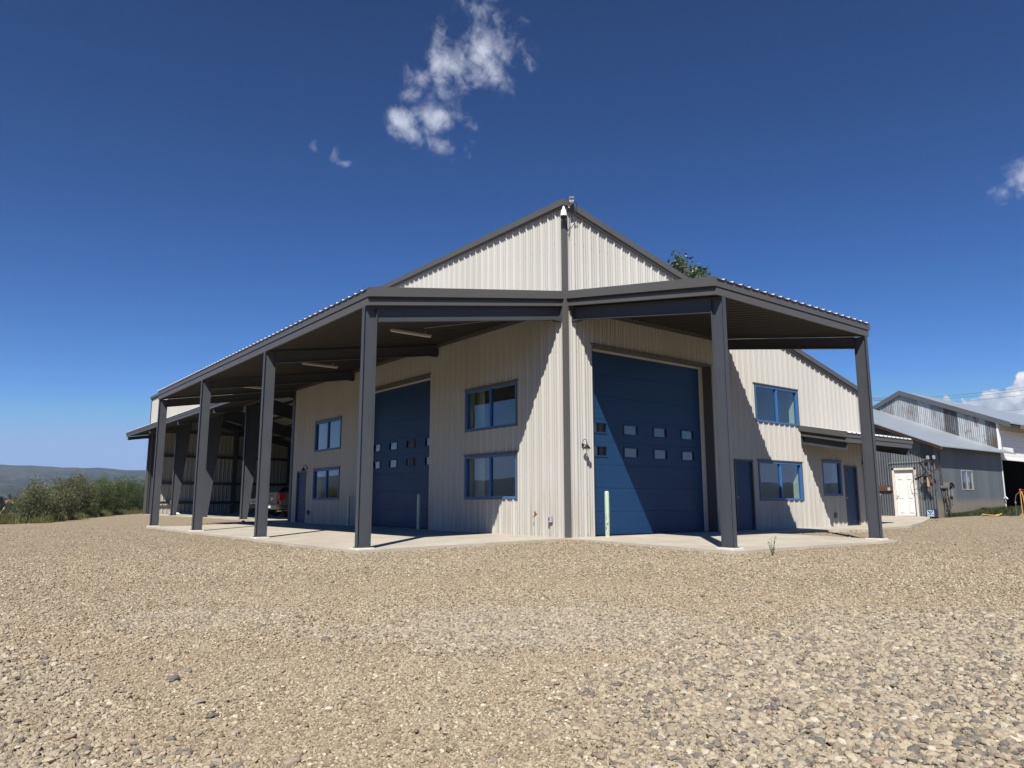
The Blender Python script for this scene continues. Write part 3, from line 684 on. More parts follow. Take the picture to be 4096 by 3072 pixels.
# ------------------------------------------------------------------ small things on the building
def tube_light(x0, y0, ln, label, z):
    t = thing('ceiling_light', (x0, y0, z), label, 'light', 'tube lights under the long porch')
    b = MB(); b.box(-ln/2, ln/2, -.035, .035, 0, .04); b.box(-.45,-.43,-.01,.01,.04,.12); b.box(.43,.45,-.01,.01,.04,.12); b.build('housing', GREYP, t)
    b = MB(); b.tube([(-ln/2+.03,0,-.012),(ln/2-.03,0,-.012)], .026, 10); b.build('tube', TUBEW, t)
    return t
for (y, lab) in ((3.05, 'white tube light under the porch soffit nearest the building corner'), (8.9, 'white tube light under the porch between the second and third posts from the corner'), (14.9, 'white tube light under the far end bay of the long porch')):
    tube_light(-2.75, y, 1.25, lab, 6.19-.164*2.75-.455)
for pts_, lab_ in (([(-2.75,2.4,5.30),(-1.6,1.6,5.48),(-.15,.75,5.70)],'thin pale cable from the first tube light to the corner under the porch'),
                   ([(.45,-4.25,5.05),(.55,-4.2,4.75),(.50,-4.3,4.45),(.38,-4.36,4.30)],'thin loose cable dangling at the head of the right front post')):
    b = MB(); b.tube(pts_, .006, 5); tag(b.build('cable', GREYP), lab_, 'cable')
def gooseneck(T, s, z, label):
    p = T(s, .04, z); t = thing('wall_light', p, label, 'wall lamp', 'black barn lamps on the walls'); t.scale = (.72,)*3
    ax = 'x' if T is TL else 'y'; o = Vector((-1,0,0)) if T is TL else Vector((0,-1,0))
    b = MB(); sg = -1
    b.lathe([(0,.0),(.055,.0),(.06,-.012),(.045,-.03),(0,-.032)], (0,0,0), 16, ax); b.build('back_plate', BLACK, t)
    b = MB(); pts = []
    for k in range(15):
        a_ = PI*k/14; pts.append(o*(.11-.11*math.cos(a_)) + Vector((0,0,.02+.17*math.sin(a_)**.8)))
    pts = [o*.0+Vector((0,0,.0))]+pts[1:]; b.tube(pts, .011, 8); b.build('arm', BLACK, t)
    c = o*.22; b = MB(); b.lathe([(.022,.05),(.03,.0),(.05,-.03),(.135,-.135),(.14,-.14),(.13,-.138),(.046,-.04),(.0,-.03)], (c.x,c.y,0), 22); b.build('shade', BLACK, t)
    b = MB(); b.lathe([(.055,-.10),(.06,-.15),(.05,-.195),(.0,-.21)], (c.x,c.y,0), 16); b.build('glass_globe', m_glass('lamp_glass', (.9,.92,.9), 1.5), t)
    b = MB()
    for k in range(4):
        a_ = PI/4+k*PI/2; b.tube([(c.x+.075*math.cos(a_)*w, c.y+.075*math.sin(a_)*w, zz) for w, zz in ((1,-.11),(1,-.16),(.7,-.20),(0,-.225))], .004, 5)
    b.build('guard', BLACK, t)
gooseneck(TR, .50, 2.29, 'black gooseneck barn lamp on the cream wall beside the big sunlit garage door')
gooseneck(TL, 16.15, 2.27, 'black gooseneck barn lamp at the far narrow blue door by the open shed')
gooseneck(TR, 14.78, 2.27, 'black gooseneck barn lamp right of the far right blue door, half behind the end post')
def bollard(x, y, z, h, r, lab, scrape):
    t = thing('bollard', (x, y, z), lab, 'bollard', 'pale green steel bollards at the garage doors')
    m, nt, bs = newmat('bollard_paint'); co = objco(nt)
    n_ = noise(nt, objco(nt, (9,9,3)), 2, 5, .7); sp = N(nt, 'ShaderNodeSeparateXYZ'); L(nt, co, sp.inputs[0])
    c = mixc(nt, noise(nt, co, 6, 4), (.33,.44,.31), (.46,.55,.42))
    k = math_(nt, 'MULTIPLY', maprange(nt, n_, .52, .62), maprange(nt, sp.outputs[2], h*.55, h*.35, 0, 1 if scrape else .3))
    c = mixc(nt, k, c, (.06,.07,.05)); L(nt, c, bs.inputs['Base Color']); bs.inputs['Roughness'].default_value = .5
    b = MB(); b.lathe([(r,0),(r,h-.05),(r*.93,h-.025),(r*.6,h-.004),(0,h)], (0,0,0), 24); b.build('post', m, t)
    b = MB(); b.lathe([(r+.02,0),(r+.018,.01),(r,.012)], (0,0,0), 24); b.build('collar', PADM, t)
bollard(1.08, -.28, -.003, 1.14, .057, 'pale green scraped bollard in sun before the big right garage door', True)
bollard(-.30, 11.55, -.003, 1.10, .055, 'pale green shaded bollard at the far edge of the left garage door', False)
bollard(-.20, 6.75, -.003, 1.12, .057, 'pale green shaded bollard at the near edge of the left garage door', False)
t = thing('outlet_box', (-.04,.577,.36), 'grey outlet box with open cover low on the sunlit wall near the corner', 'outlet', 'outlet boxes on the walls')
b = MB(); b.box(-.07,0,-.055,.055,0,.16); b.build('box', GREYP, t, .006); b = MB(); b.box(-.074,-.070,-.015,.02,.04,.12); b.build('socket', BLACK, t)
t = thing('outlet_box', (-.04,15.8,.36), 'grey outlet box low on the shaded wall beside the far blue door', 'outlet', 'outlet boxes on the walls')
b = MB(); b.box(-.07,0,-.055,.055,0,.16); b.build('box', plain('dark_box',(.12,.12,.12),.5), t, .006); b = MB(); b.box(-.074,-.070,-.03,.03,.03,.13); b.build('socket', BLACK, t)
t = thing('outlet_box', (12.55,-.04,.30), 'dark outlet box under the small awning left of the far right blue door', 'outlet', 'outlet boxes on the walls')
b = MB(); b.box(-.055,.055,-.07,0,0,.15); b.build('box', plain('dark_box2',(.12,.12,.12),.5), t, .006); b = MB(); b.box(.06,.13,-.03,0,.0,.16); b.build('socket', BLACK, t)
t = thing('hose_bib', (-.02,1.18,.56), 'brass garden tap low on the sunlit cream wall', 'tap')
b = MB(); b.tube([(0.02,0,0),(-.07,0,0),(-.10,0,-.02),(-.115,0,-.07)], [.014,.016,.018,.016], 10); b.build('spout', BRASS, t)
b = MB(); b.tube([(-.06,0,0),(-.06,0,.05)], .007, 6); b.lathe([(.0,.05),(.035,.05),(.035,.062),(0,.062)], (-.06,0,0), 10); b.build('handle', BRASS, t)
# cameras on the peak
t = thing('security_camera', (-.075,-.075,8.43), 'white dome security camera hanging below the peak of the corner', 'camera')
b = MB(); b.lathe([(0,0),(.028,0),(.03,-.05),(.065,-.09),(.075,-.16),(.088,-.23),(.088,-.26),(.0,-.26)], (-.05,-.05,.02), 20); b.build('body', WHITE, t)
b = MB(); b.lathe([(.084,-.26),(.086,-.28),(.074,-.33),(.045,-.37),(0,-.385)], (-.05,-.05,.02), 20); b.build('dome', plain('black_dome',(.01,.01,.012),.08), t)
b = MB(); b.obox((-.0,-.0,-.0), (.05,.05,0), (.01,-.01,0), (0,0,.05)); b.build('bracket', WHITE, t)
t = thing('wireless_camera', (.05,-.13,8.52), 'white box camera on a bracket on top of the roof peak', 'camera')
t.scale = (.85,)*3; b = MB(); c = Vector((.02,-.10,.15)); u = Vector((-.6,-.75,-.18)).normalized(); w = u.cross(Vector((0,0,1))).normalized(); v = w.cross(u)
b.obox(c, u*.13, w*.065, v*.06); b.obox(c+v*.066-u*-.02, u*.16, w*.075, v*.006); b.build('body', WHITE, t, .008)
b = MB(); b.obox(c+u*.132, u*.003, w*.048, v*.042); b.build('lens', GREYP, t)
b = MB(); b.tube([(.02,-.0,.02),(.03,-.05,.03),(.06,-.08,.10),(.05,-.10,.17)], .012, 8); b.box(-.02,.06,-.01,.01,-.05,.05); b.build('bracket', WHITE, t)
t = tag(MB().build('x', WHITE), 'tmp') if False else None
b = MB(); b.tube([(.10,-.20,8.68),(.22,-.24,8.62),(.27,-.22,8.45),(.16,-.17,8.30),(.10,-.10,8.15),(.13,-.08,7.98),(.08,-.07,7.86),(.02,-.07,7.90),(.0,-.10,8.0)], .008, 6)
b.tube([(.10,-.08,8.28),(.13,-.08,8.1),(.12,-.07,7.9),(.10,-.07,7.75)], .006, 6)
tag(b.build('camera_cable', BLACK), 'black cable looping down from the cameras at the peak', 'cable')
t = thing('satellite_dish', (20.34-6.6,2.35,5.0), 'flat white satellite panel on the far roof behind the end post', 'dish')
t.location = (13.9, 1.2, gtop(13.9)+.06)
b = MB(); b.tube([(0,0,0),(0,0,.32)], .025, 8); b.build('mast', GREYP, t)
b = MB(); b.obox((0,0,.38), (.30,-.14,-.12), (.14,.28,.02), (.006,-.0,.02)); b.build('panel', WHITE, t, .01)

# ------------------------------------------------------------------ vehicles
def pickup(name, loc, rz, paint, label, front_detail=True):
    t = thing(name, loc, label, 'pickup truck', 'pickups parked in the open shed', rz)
    def arch(cx, r, z, n=12, rev=False):
        pts = [(cx - r*math.cos(PI*k/n), .36 + r*math.sin(PI*k/n)) for k in range(n+1)]; return pts
    low = [(0.06,.62)] ; low += [(.60,.50)] + arch(1.25,.47,0)[0:] + [(2.1,.42),(4.0,.42)] + arch(4.62,.47,0) + [(5.45,.50),(5.62,.62),(5.66,.9),(5.58,1.12),(5.45,1.20),(4.3,1.27),(4.1,1.30),(1.95,1.34),(.03,1.36),(0,1.30)]
    b = MB(); b.prism([(x, 0, z) for x, z in low], (0,-.97,0), (0,.97,0)); body = b.build('body', paint, t, .03)
    gl = [(2.0,1.34),(2.12,1.88),(2.3,1.93),(3.3,1.93),(3.55,1.86),(4.2,1.30)]
    b = MB(); n = len(gl)
    A_ = [(x, -.95+(.16 if z > 1.6 else 0), z) for x, z in gl]; B_ = [(x, -y, z) for x, y, z in A_]
    b.add(A_+B_, [tuple(range(n)), tuple(range(n, 2*n))[::-1]]+[(i, n+i, n+(i+1) % n, (i+1) % n) for i in range(n)]); b.build('cab', paint, t, .02)
    dg = plain('car_glass', (.02,.025,.03), .05, 0, .02)
    b = MB()
    for sg in (-1, 1):
        f = lambda z: sg*(.955-.16*(z-1.34)/.54+.004)
        b.add([(2.22,f(1.40),1.40),(3.02,f(1.40),1.40),(3.02,f(1.82),1.82),(2.3,f(1.82),1.82)], [(0,1,2,3)]); b.add([(3.08,f(1.40),1.40),(3.98,f(1.40),1.40),(3.5,f(1.82),1.82),(3.08,f(1.82),1.82)], [(0,1,2,3)])
    b.add([(2.05,-.78,1.45),(2.05,.78,1.45),(2.115,.70,1.84),(2.115,-.70,1.84)], [(0,1,2,3)]); b.add([(4.1,-.8,1.38),(4.1,.8,1.38),(3.6,.7,1.83),(3.6,-.7,1.83)], [(3,2,1,0)])
    b.build('windows', dg, t)
    b = MB(); b.box(.12, 1.9, -.86, .86, 1.365, 1.375); b.build('bed_cover', BLACK, t)
    b = MB(); b.box(-.03, .02, -.72, .72, .78, 1.36); b.box(-.045, -.03, -.70, .70, .84, .98); b.box(-.04,-.03,-.66,.66,1.06,1.24); tg = b.build('tailgate', paint, t, .012)
    b = MB(); b.box(-.05,-.04,-.10,.10,1.16,1.22); b.build('handle', BLACK, tg)
    b = MB(); b.lathe([(0,-.052),(.085,-.050),(.09,-.04)], (0,0,1.06), 20, 'x'); b.build('emblem', CHROME, tg)
    red = plain('tail_light_red', (.45,.01,.012), .12, 0, .2, 20, 0, .5)
    for sg in (-1, 1):
        b = MB(); b.prism([(-.02,0,.92),(-.02,0,1.30),(.24,0,1.30),(.26,0,1.12),(.06,0,.92)], (0,sg*.80,0), (0,sg*.99,0)); l = b.build('tail_light', red, t, .015)
        b = MB(); b.box(-.03,-.018,sg*.80,sg*.93,1.07,1.12); b.prism([(.06,0,.915),(.27,0,1.10),(.26,0,1.06),(.10,0,.90)], (0,sg*.985,0),(0,sg*.998,0)); b.build('reverse_lens', CHROME, l)
    b = MB(); b.box(-.20, .04, -.98, -.32, .50, .74); b.box(-.20,.04,.32,.98,.50,.74); b.box(-.16,.04,-.32,.32,.52,.74); b.box(.04,.5,-.985,-.95,.52,.72); b.box(.04,.5,.95,.985,.52,.72); bp = b.build('rear_bumper', plain('bumper_'+name,(.30,.27,.24),.22,.85,.05), t, .02)
    b = MB(); b.box(-.172,-.16,-.16,.16,.56,.70); b.build('licence_plate', WHITE, bp)
    b = MB(); b.box(-.215,-.20,-.98,.98,.735,.75); b.build('step_pad', BLACK, bp)
    b = MB(); b.tube([(.0,-.62,.42),(.7,-.62,.44)], .04, 10, cap=False); b.build('exhaust', CHROME, t)
    b = MB(); b.tube([(1.25,-.7,.38),(1.25,.7,.38)], .05, 8); b.lathe([(0,-.15),(.14,-.1),(.16,0),(.14,.1),(0,.15)], (1.25,0,.38), 12, 'y'); b.box(.1,5.2,-.5,-.42,.42,.52); b.box(.1,5.2,.42,.5,.42,.52); b.build('chassis', BLACK, t)
    for x in (1.25, 4.62):
        for sg in (-1, 1):
            b = MB(); c = (x, sg*.84, .40); b.lathe([(.24,-.13),(.36,-.13),(.395,-.10),(.40,0),(.395,.10),(.36,.13),(.24,.13)], c, 28, 'y'); wl = b.build('wheel', RUBBER, t)
            b = MB(); b.lathe([(.24,-.10),(.23,-.04 if sg < 0 else .04),(.07,-.06 if sg < 0 else .06),(0,-.09 if sg < 0 else .09)], c, 20, 'y')
            for k in range(6):
                a_ = k*PI/3; b.obox((x+.13*math.cos(a_), sg*.93, .40+.13*math.sin(a_)), (.11*math.cos(a_),0,.11*math.sin(a_)), (0,.02,0), (-.03*math.sin(a_),0,.03*math.cos(a_)))
            b.build('rim', GALV, wl)
    b = MB(); b.box(5.64,5.70,-.55,.55,.78,1.10)
    for k in range(4): b.box(5.70,5.715,-.55,.55,.82+.075*k,.85+.075*k)
    b.build('grille', CHROME, t, .01)
    for sg in (-1, 1):
        b = MB(); b.box(5.50,5.68,sg*.58,sg*.93,.86,1.10); b.build('headlight', plain('lamp_lens',(.6,.62,.65),.1,.3,.05), t, .02)
    b = MB(); b.box(5.55,5.82,-.97,.97,.45,.70); b.build('front_bumper', CHROME if not front_detail else plain('dark_bumper',(.06,.06,.065),.4), t, .03)
    return t
PEWTER = plain('pewter_paint', (.17,.145,.12), .4, .15, .05, 2, 0, .6); DKPAINT = plain('black_paint', (.02,.022,.026), .2, .2, .05, 2, 0, .6)
pickup('pickup_truck', (1.62,24.5,.0), 0, PEWTER, 'pewter pickup truck seen from behind in the open shed')
pickup('pickup_truck', (9.5,33.6,.0), PI, DKPAINT, 'black pickup truck facing out of the open shed, behind the second porch post')
# odds and ends in the shed
b = MB()
for k in range(9):
    a0, a1 = k*.16, (k+1)*.16
    b.add([(1.35+a0,45.2,.02),(1.35+a1,45.2,.02),(1.35+a1,44.6,.05+.10*abs(math.sin(k*1.7))),(1.35+a0,44.6,.05+.10*abs(math.sin((k-1)*1.7)))], [(0,1,2,3)])
    b.add([(1.35+a0,44.6,.05+.10*abs(math.sin((k-1)*1.7))),(1.35+a1,44.6,.05+.10*abs(math.sin(k*1.7))),(1.35+a1,44.1,.01),(1.35+a0,44.1,.01)], [(0,1,2,3)])
tag(b.build('tarp', WHITE), 'crumpled white tarp on the floor at the far end wall of the shed', 'tarp')
t = thing('junction_box', (1.75,45.78,.74), 'pale junction box with conduit on the far end wall of the shed', 'electrical box')
b = MB(); b.box(-.11,.11,-.08,0,0,.26); b.build('box', WHITE, t); b = MB(); b.tube([(0,-.04,0),(0,-.04,-.7)], .02, 6); b.build('conduit', WHITE, t)
b = MB(); b.lathe([(0,-.02),(.07,-.01),(.095,.04),(.08,.10),(.03,.13),(0,.13)], (-2.0,17.9,-.02), 9, smooth=False); tag(b.build('stone', plain('grey_stone',(.26,.24,.21),.9,0,.2,9,.3)), 'grey fist sized stone lying on the porch slab', 'stone')

# ------------------------------------------------------------------ old barn
A_ = (.20,.215,.225); B_ = (.52,.55,.57)
CORA = m_corr('corrugated_grey', (.085,.095,.105), (.15,.165,.175), .15, False, 1, .25)
CORU = m_corr('corrugated_galvanised', (.07,.08,.09), (.46,.49,.52), 1.0, False, 1, .35)
CORB = m_corr('corrugated_flat', (.088,.105,.12), (.125,.142,.158), .0, True, 0, .2)
BROOF = plain('barn_roof_metal', (.34,.39,.43), .45, .35, .10, 1.2)
BARN = thing('old_barn', (23,.78,.2), 'old grey corrugated barn with lean-to, white door and dark open bay on the right', 'barn')
def loc_off(o): 
    o.location = (-23,-.78,-.2); return o
def wave(mb, p0, p1, nd, zb, zt, pitch=.09, amp=.011, holes=()):
    p0 = Vector((*p0, 0)); p1 = Vector((*p1, 0)); Ln = (p1-p0).length; d = (p1-p0)/Ln; nd = Vector(nd); n = int(Ln/pitch*4)
    ss = sorted(set([Ln*k/n for k in range(n+1)]+[h for q in holes for h in q[:2]]))
    for u0, u1 in zip(ss[:-1], ss[1:]):
        mid = (u0+u1)/2; cuts = sorted((q[2], q[3]) for q in holes if q[0] < mid < q[1]); iv = []; cur = zb(mid)
        for c0, c1 in cuts:
            if c0 > cur: iv.append((None if not iv else cur, c0))
            cur = c1
        iv.append((cur if cuts else None, None))
        P = [p0+d*u+nd*amp*math.sin(2*PI*u/pitch) for u in (u0, u1)]
        for a0, a1 in iv:
            q = []
            for u, p in zip((u0, u1), P): q.append((p.x, p.y, zb(u) if a0 is None else a0)); 
            for u, p in zip((u1, u0), P[::-1]): q.append((p.x, p.y, zt(u) if a1 is None else a1))
            mb.add(q, [(0,1,2,3)], True)
yb = .78; xu = 31.0; rs = .433
zl = lambda y: 3.30 + rs*(y-.24)-.06
zu = lambda y: 4.93 + .425*(y-.45) if y < 5.5 else 4.93+.425*5.05-.48*(y-5.5)
b = MB(); wave(b, (23,yb), (23,8.5), (-1,0,0), lambda s: .15, lambda s: zl(yb+s), pitch=.115, amp=.017, holes=[(1.607-yb,2.65-yb,.15,2.40)]); loc_off(b.build('wall', CORA, BARN))
b = MB(); wave(b, (23,yb), (31.0,yb), (0,-1,0), lambda s: .12, lambda s: zl(yb), .068, .004, holes=[(2.80,4.12,1.41,2.34)]); loc_off(b.build('wall', CORB, BARN))
b = MB(); wave(b, (xu,yb-.0), (xu,12), (-1,0,0), lambda s: zl(yb+s)-.1, lambda s: zu(yb+s)-.02, .10, .014); loc_off(b.build('wall', CORU, BARN))
b = MB(); t_ = .05
b.hexa([(22.55,.24,zl(.24)+.02),(31.6,.24,zl(.24)+.02),(31.0,8.6,zl(8.6)+.02),(22.55,8.6,zl(8.6)+.02),(22.55,.24,zl(.24)+.07),(31.6,.24,zl(.24)+.07),(31.0,8.6,zl(8.6)+.07),(22.55,8.6,zl(8.6)+.07)])
r = loc_off(b.build('lean_to_roof', BROOF, BARN))
b = MB(); b.hexa([(22.6,.26,zl(.26)-.09),(22.66,.26,zl(.26)-.09),(22.66,8.6,zl(8.6)-.09),(22.6,8.6,zl(8.6)-.09),(22.6,.26,zl(.26)+.018),(22.66,.26,zl(.26)+.018),(22.66,8.6,zl(8.6)+.018),(22.6,8.6,zl(8.6)+.018)]); loc_off(b.build('rake_board', WOODM, BARN))
b = MB()   # main barn roof, two slopes
def rslab(mb, x0, x1, ya, yb_, t=.06):
    mb.hexa([(x0,ya,zu(ya)+.02),(x1,ya,zu(ya)+.02),(x1,yb_,zu(yb_)+.02),(x0,yb_,zu(yb_)+.02),(x0,ya,zu(ya)+.02+t),(x1,ya,zu(ya)+.02+t),(x1,yb_,zu(yb_)+.02+t),(x0,yb_,zu(yb_)+.02+t)])
rslab(b, 30.90, 60, .15, 5.5); rslab(b, 30.90, 60, 5.5, 12.2); loc_off(b.build('roof', BROOF, BARN))
b = MB()
for ya, yb_ in ((.15,5.5),(5.5,12.2)):
    b.hexa([(x_,y_,zu(y_)+d_) for d_ in (-.18,.09) for x_,y_ in ((30.84,ya),(30.89,ya),(30.89,yb_),(30.84,yb_))])
b.build('rake_trim', plain('grey_flashing',(.085,.092,.10),.5,.1,.1), BARN); loc_off(bpy.data.objects[-1] if False else kids(BARN)[-1]) if False else None
for o in kids(BARN):
    if tuple(o.location) == (0,0,0): loc_off(o)
b = MB(); b.box(32.4,60,.12,.18,4.62,4.80); loc_off(b.build('eave_board', WOODM, BARN))
# right side: white corner, header, roll-up door, dark bay
b = MB(); b.box(30.98,31.22,yb-.03,yb+.05,3.45,4.9); b.box(30.98,31.05,yb-.03,yb+.05,.2,3.30); loc_off(b.build('corner_board', WHITE, BARN))
b = MB(); b.box(31.22,60,yb-.0,yb+.05,4.58,4.95); loc_off(b.build('header', plain('cream_header',(.50,.48,.44),.7), BARN))
b = MB()
for k in range(9):
    z = 3.08+.167*k; b.box(31.22,38,yb+.06,yb+.10,z,z+.16); b.box(31.22,38,yb+.10,yb+.11,z-.01,z+.17)
b.box(31.22,38,yb+.0,yb+.10,3.0,3.08); loc_off(b.build('rollup_door', WHITE, BARN))
b = MB(); b.box(38,38.2,yb,yb+.1,.2,4.6); b.box(38.2,60,yb+.02,yb+.08,.2,4.6); loc_off(b.build('side_wall', CORB, BARN))
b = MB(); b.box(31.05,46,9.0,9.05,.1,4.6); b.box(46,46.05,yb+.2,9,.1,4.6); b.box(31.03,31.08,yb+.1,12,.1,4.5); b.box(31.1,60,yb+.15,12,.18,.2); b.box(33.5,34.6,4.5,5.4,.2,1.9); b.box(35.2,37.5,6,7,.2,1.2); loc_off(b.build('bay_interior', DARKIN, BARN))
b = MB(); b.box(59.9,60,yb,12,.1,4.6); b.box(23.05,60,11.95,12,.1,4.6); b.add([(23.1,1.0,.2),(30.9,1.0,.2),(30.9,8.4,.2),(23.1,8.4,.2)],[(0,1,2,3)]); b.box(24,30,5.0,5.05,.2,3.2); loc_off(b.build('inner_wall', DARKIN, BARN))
# white six-panel door in the lean-to
dy0, dy1, dz0, dz1 = 1.66, 2.60, .21, 2.24
b = MB(); b.box(23.05,23.09,dy0+.04,dy1-.04,dz0,dz1)
d = b.build('door', WHITE, BARN); loc_off(d)
b = MB()
wd = (dy1-dy0-.08); 
for (za, zb_) in ((.12,.62),(.78,1.50),(1.64,1.92)):
    for k in range(2):
        ya = dy0+.04+.12+k*(wd/2-.02); yc = ya+wd/2-.20
        b.prism([(23.05,ya,dz0+za),(23.05,yc,dz0+za),(23.05,yc,dz0+zb_),(23.05,ya,dz0+zb_)], (.0,0,0), (-.006,0,0)); b.prism([(23.044,ya+.03,dz0+za+.03),(23.044,yc-.03,dz0+za+.03),(23.044,yc-.03,dz0+zb_-.03),(23.044,ya+.03,dz0+zb_-.03)], (0,0,0), (-.012,0,0))
b.build('door_panel', WHITE, d, .006)
b = MB(); b.box(22.95,23.09,dy0-.06,dy0+.03,.17,2.40); b.box(22.95,23.09,dy1-.03,dy1+.06,.17,2.40); b.box(22.95,23.09,dy0-.06,dy1+.06,2.31,2.40); b.box(23.0,23.09,dy0+.03,dy1-.03,dz1,2.31); b.build('door_frame', plain('peeling_white',(.66,.62,.56),.7,0,.2,9), d)
b = MB(); b.lathe([(.03,-.0),(.012,-.01),(.012,-.05),(.032,-.055),(.034,-.08),(0,-.09)], (23.045,dy1-.12,1.12), 12, 'x'); b.build('door_handle', GALV, d)
# aluminium sliding window
b = MB(); TB = lambda s, n, z: (s, yb-n, z)
ring(b, TB, 25.80, 27.12, 1.41, 2.34, .04, -.05, .02); lbox(b, TB, 26.43, 26.49, -.04, .012, 1.45, 2.30); f = b.build('window', plain('aluminium',(.50,.49,.45),.4,.5,.05), BARN); loc_off(f)
b = MB(); sheet(b, TB, 25.84, 26.43, -.019, 1.45, 2.30); sheet(b, TB, 26.49, 27.08, -.024, 1.45, 2.30); b.build('pane', GLASS, f)
b = MB(); lbox(b, TB, 26.5, 27.1, -.14, -.13, 1.42, 2.3); b.build('curtain', plain('old_curtain',(.42,.40,.34),.9), f)
# things fixed to / leaning on the barn
t = thing('flood_light', (22.93,.84,2.75), 'twin white flood lights at the top corner of the lean-to wall', 'flood light')
b = MB(); b.box(0,.07,-.05,.05,.02,.10); b.tube([(0,0,.06),(-.06,.10,.07)], .015, 6); b.tube([(0,0,.06),(-.06,-.12,.07)], .015, 6); b.build('mount', BLACK, t)
for sg in (-1, 1):
    b = MB(); b.obox((-.10, .13*sg, .07), (.03,0,.01), (0,.055,0), (-.015,0,.075)); b.build('lamp_head', GREYP, t, .01)
t = thing('conduit', (22.95,2.83,1.45), 'grey electrical conduit over the white barn door, ending in a junction box', 'conduit')
b = MB(); b.tube([(0,0,.05),(0,0,1.10),(0,-.04,1.17),(0,-.12,1.20),(0,-1.34,1.215),(0,-1.5,1.24),(0,-1.75,1.34),(0,-1.95,1.36)], .014, 8); b.build('pipe', GALV, t)
b = MB(); b.box(-.06,.01,-.06,.06,-.08,.06); b.build('box', GREYP, t, .01)
t = tag(MB().build('y', WHITE), 't') if False else None
b = MB(); b.box(22.90,22.97,2.68,3.9,1.36,1.58); tag(b.build('wood_beam', plain('rusty_board',(.10,.05,.03),.85,0,.4,7,.2)), 'brown weathered board fixed across the wall left of the white barn door', 'board')
t = thing('iron_post', (22.80,3.32,.20), 'rusty iron pipe stand against the barn left of the white door', 'post')
b = MB(); b.lathe([(.10,0),(.10,.85),(.07,.90),(.05,.93),(.05,1.05),(0,1.05)], (0,0,0), 14); b.build('stand', RUST, t); b = MB(); b.tube([(0,-.0,.98),(0,-.16,1.0)], .02, 8); b.build('spout', GREYP, t)
# old fan
t = thing('fan_wheel', (22.62,.97,2.10), 'rusty five bladed fan wheel in a wire ring hung on the barn corner', 'fan')
b = MB(); b.lathe([(.11,-.05),(.12,.0),(.11,.05),(.05,.06),(.05,-.06)], (0,0,0), 14, 'x'); b.tube([(-.03,0,0),(.36,0,0)], .03, 8); b.build('hub', GALV, t)
for k, (an, ln) in enumerate(((118,.62),(22,.62),(205,.60),(298,.66),(272,.58))):
    b = MB(); a_ = R(an); u = Vector((0,-math.cos(a_),math.sin(a_))); w = Vector((0,math.sin(a_),math.cos(a_))); x = Vector((1,0,0))
    q = (w*.8+x*.6).normalized()
    pts = [u*.09-q*.025, u*.09+q*.025, u*ln*.6+q*.05, u*ln+q*.06, u*ln-q*.045, u*ln*.6-q*.045]
    b.prism(pts, x*-.004, x*.004); b.build('blade', RUST if k != 4 else plain('pale_blade',(.30,.22,.16),.7), t)
b = MB(); b.tube([(.02,.56*math.cos(2*PI*k/40),.56*math.sin(2*PI*k/40)) for k in range(41)], .008, 5); b.tube([(.16,.52*math.cos(2*PI*k/40),.52*math.sin(2*PI*k/40)) for k in range(41)], .006, 5)
for k in range(4):
    a_ = k*PI/2+.4; b.tube([(.02,.56*math.cos(a_),.56*math.sin(a_)),(.30,.40*math.cos(a_),.40*math.sin(a_))], .006, 5)
b.build('wire_ring', RUST, t)
b = MB(); b.box(.06,.20,-.02,.18,-.34,-.10); b.build('motor', RUST, t)
# pipe beside the fan
b = MB(); b.tube([(23.25,.66,3.1),(23.30,.66,2.2),(23.38,.66,1.62)], .022, 8); b.tube([(23.05,.66,3.08),(23.45,.66,3.10)], .02, 6); tag(b.build('iron_pipe', RUST), 'thin rusty pipe running down the lean-to side to the hose hood', 'pipe')
# hose rack
t = thing('hose_rack', (23.72,.76,1.45), 'metal hood with coiled grey hoses hung on the lean-to wall', 'hose rack')
b = MB(); n = 14
vs = [(.36*math.cos(PI*k/n), 0, .28*math.sin(PI*k/n)) for k in range(n+1)]
b.prism([(x, 0, z) for x, _, z in vs]+[(x*.94, 0, z*.92) for x, _, z in vs[::-1]], (0,-.34,0), (0,0,0)); b.build('hood', plain('dull_hood',(.13,.13,.125),.6,.3,.2), t)
b = MB()
for k in range(9):
    rx = .26+.035*random.uniform(-1,1); rz_ = .42+.13*random.random(); oy = -.06-.028*k; oz = -rz_*.86+.05*random.random(); ox = random.uniform(-.05,.08)
    b.tube([(ox+rx*math.cos(2*PI*j/30), oy+.02*math.sin(j), oz+rz_*math.sin(2*PI*j/30)+.1) for j in range(31)], .017, 6)
b.tube([(-.30,-.2,.0),(-.33,-.22,-.5),(-.25,-.24,-.95),(.05,-.3,-1.22),(.35,-.38,-1.26)], .018, 6); b.tube([(-.2,-.1,-.6),(-.35,-.12,-1.0),(-.30,-.15,-1.25)], .016, 6)
b.build('hose', HOSEM, t)
b = MB(); b.box(-.18,-.12,-.30,-.24,-.32,-.05); b.box(.12,.18,-.30,-.24,-.36,-.02); b.build('nozzle', GALV, t)
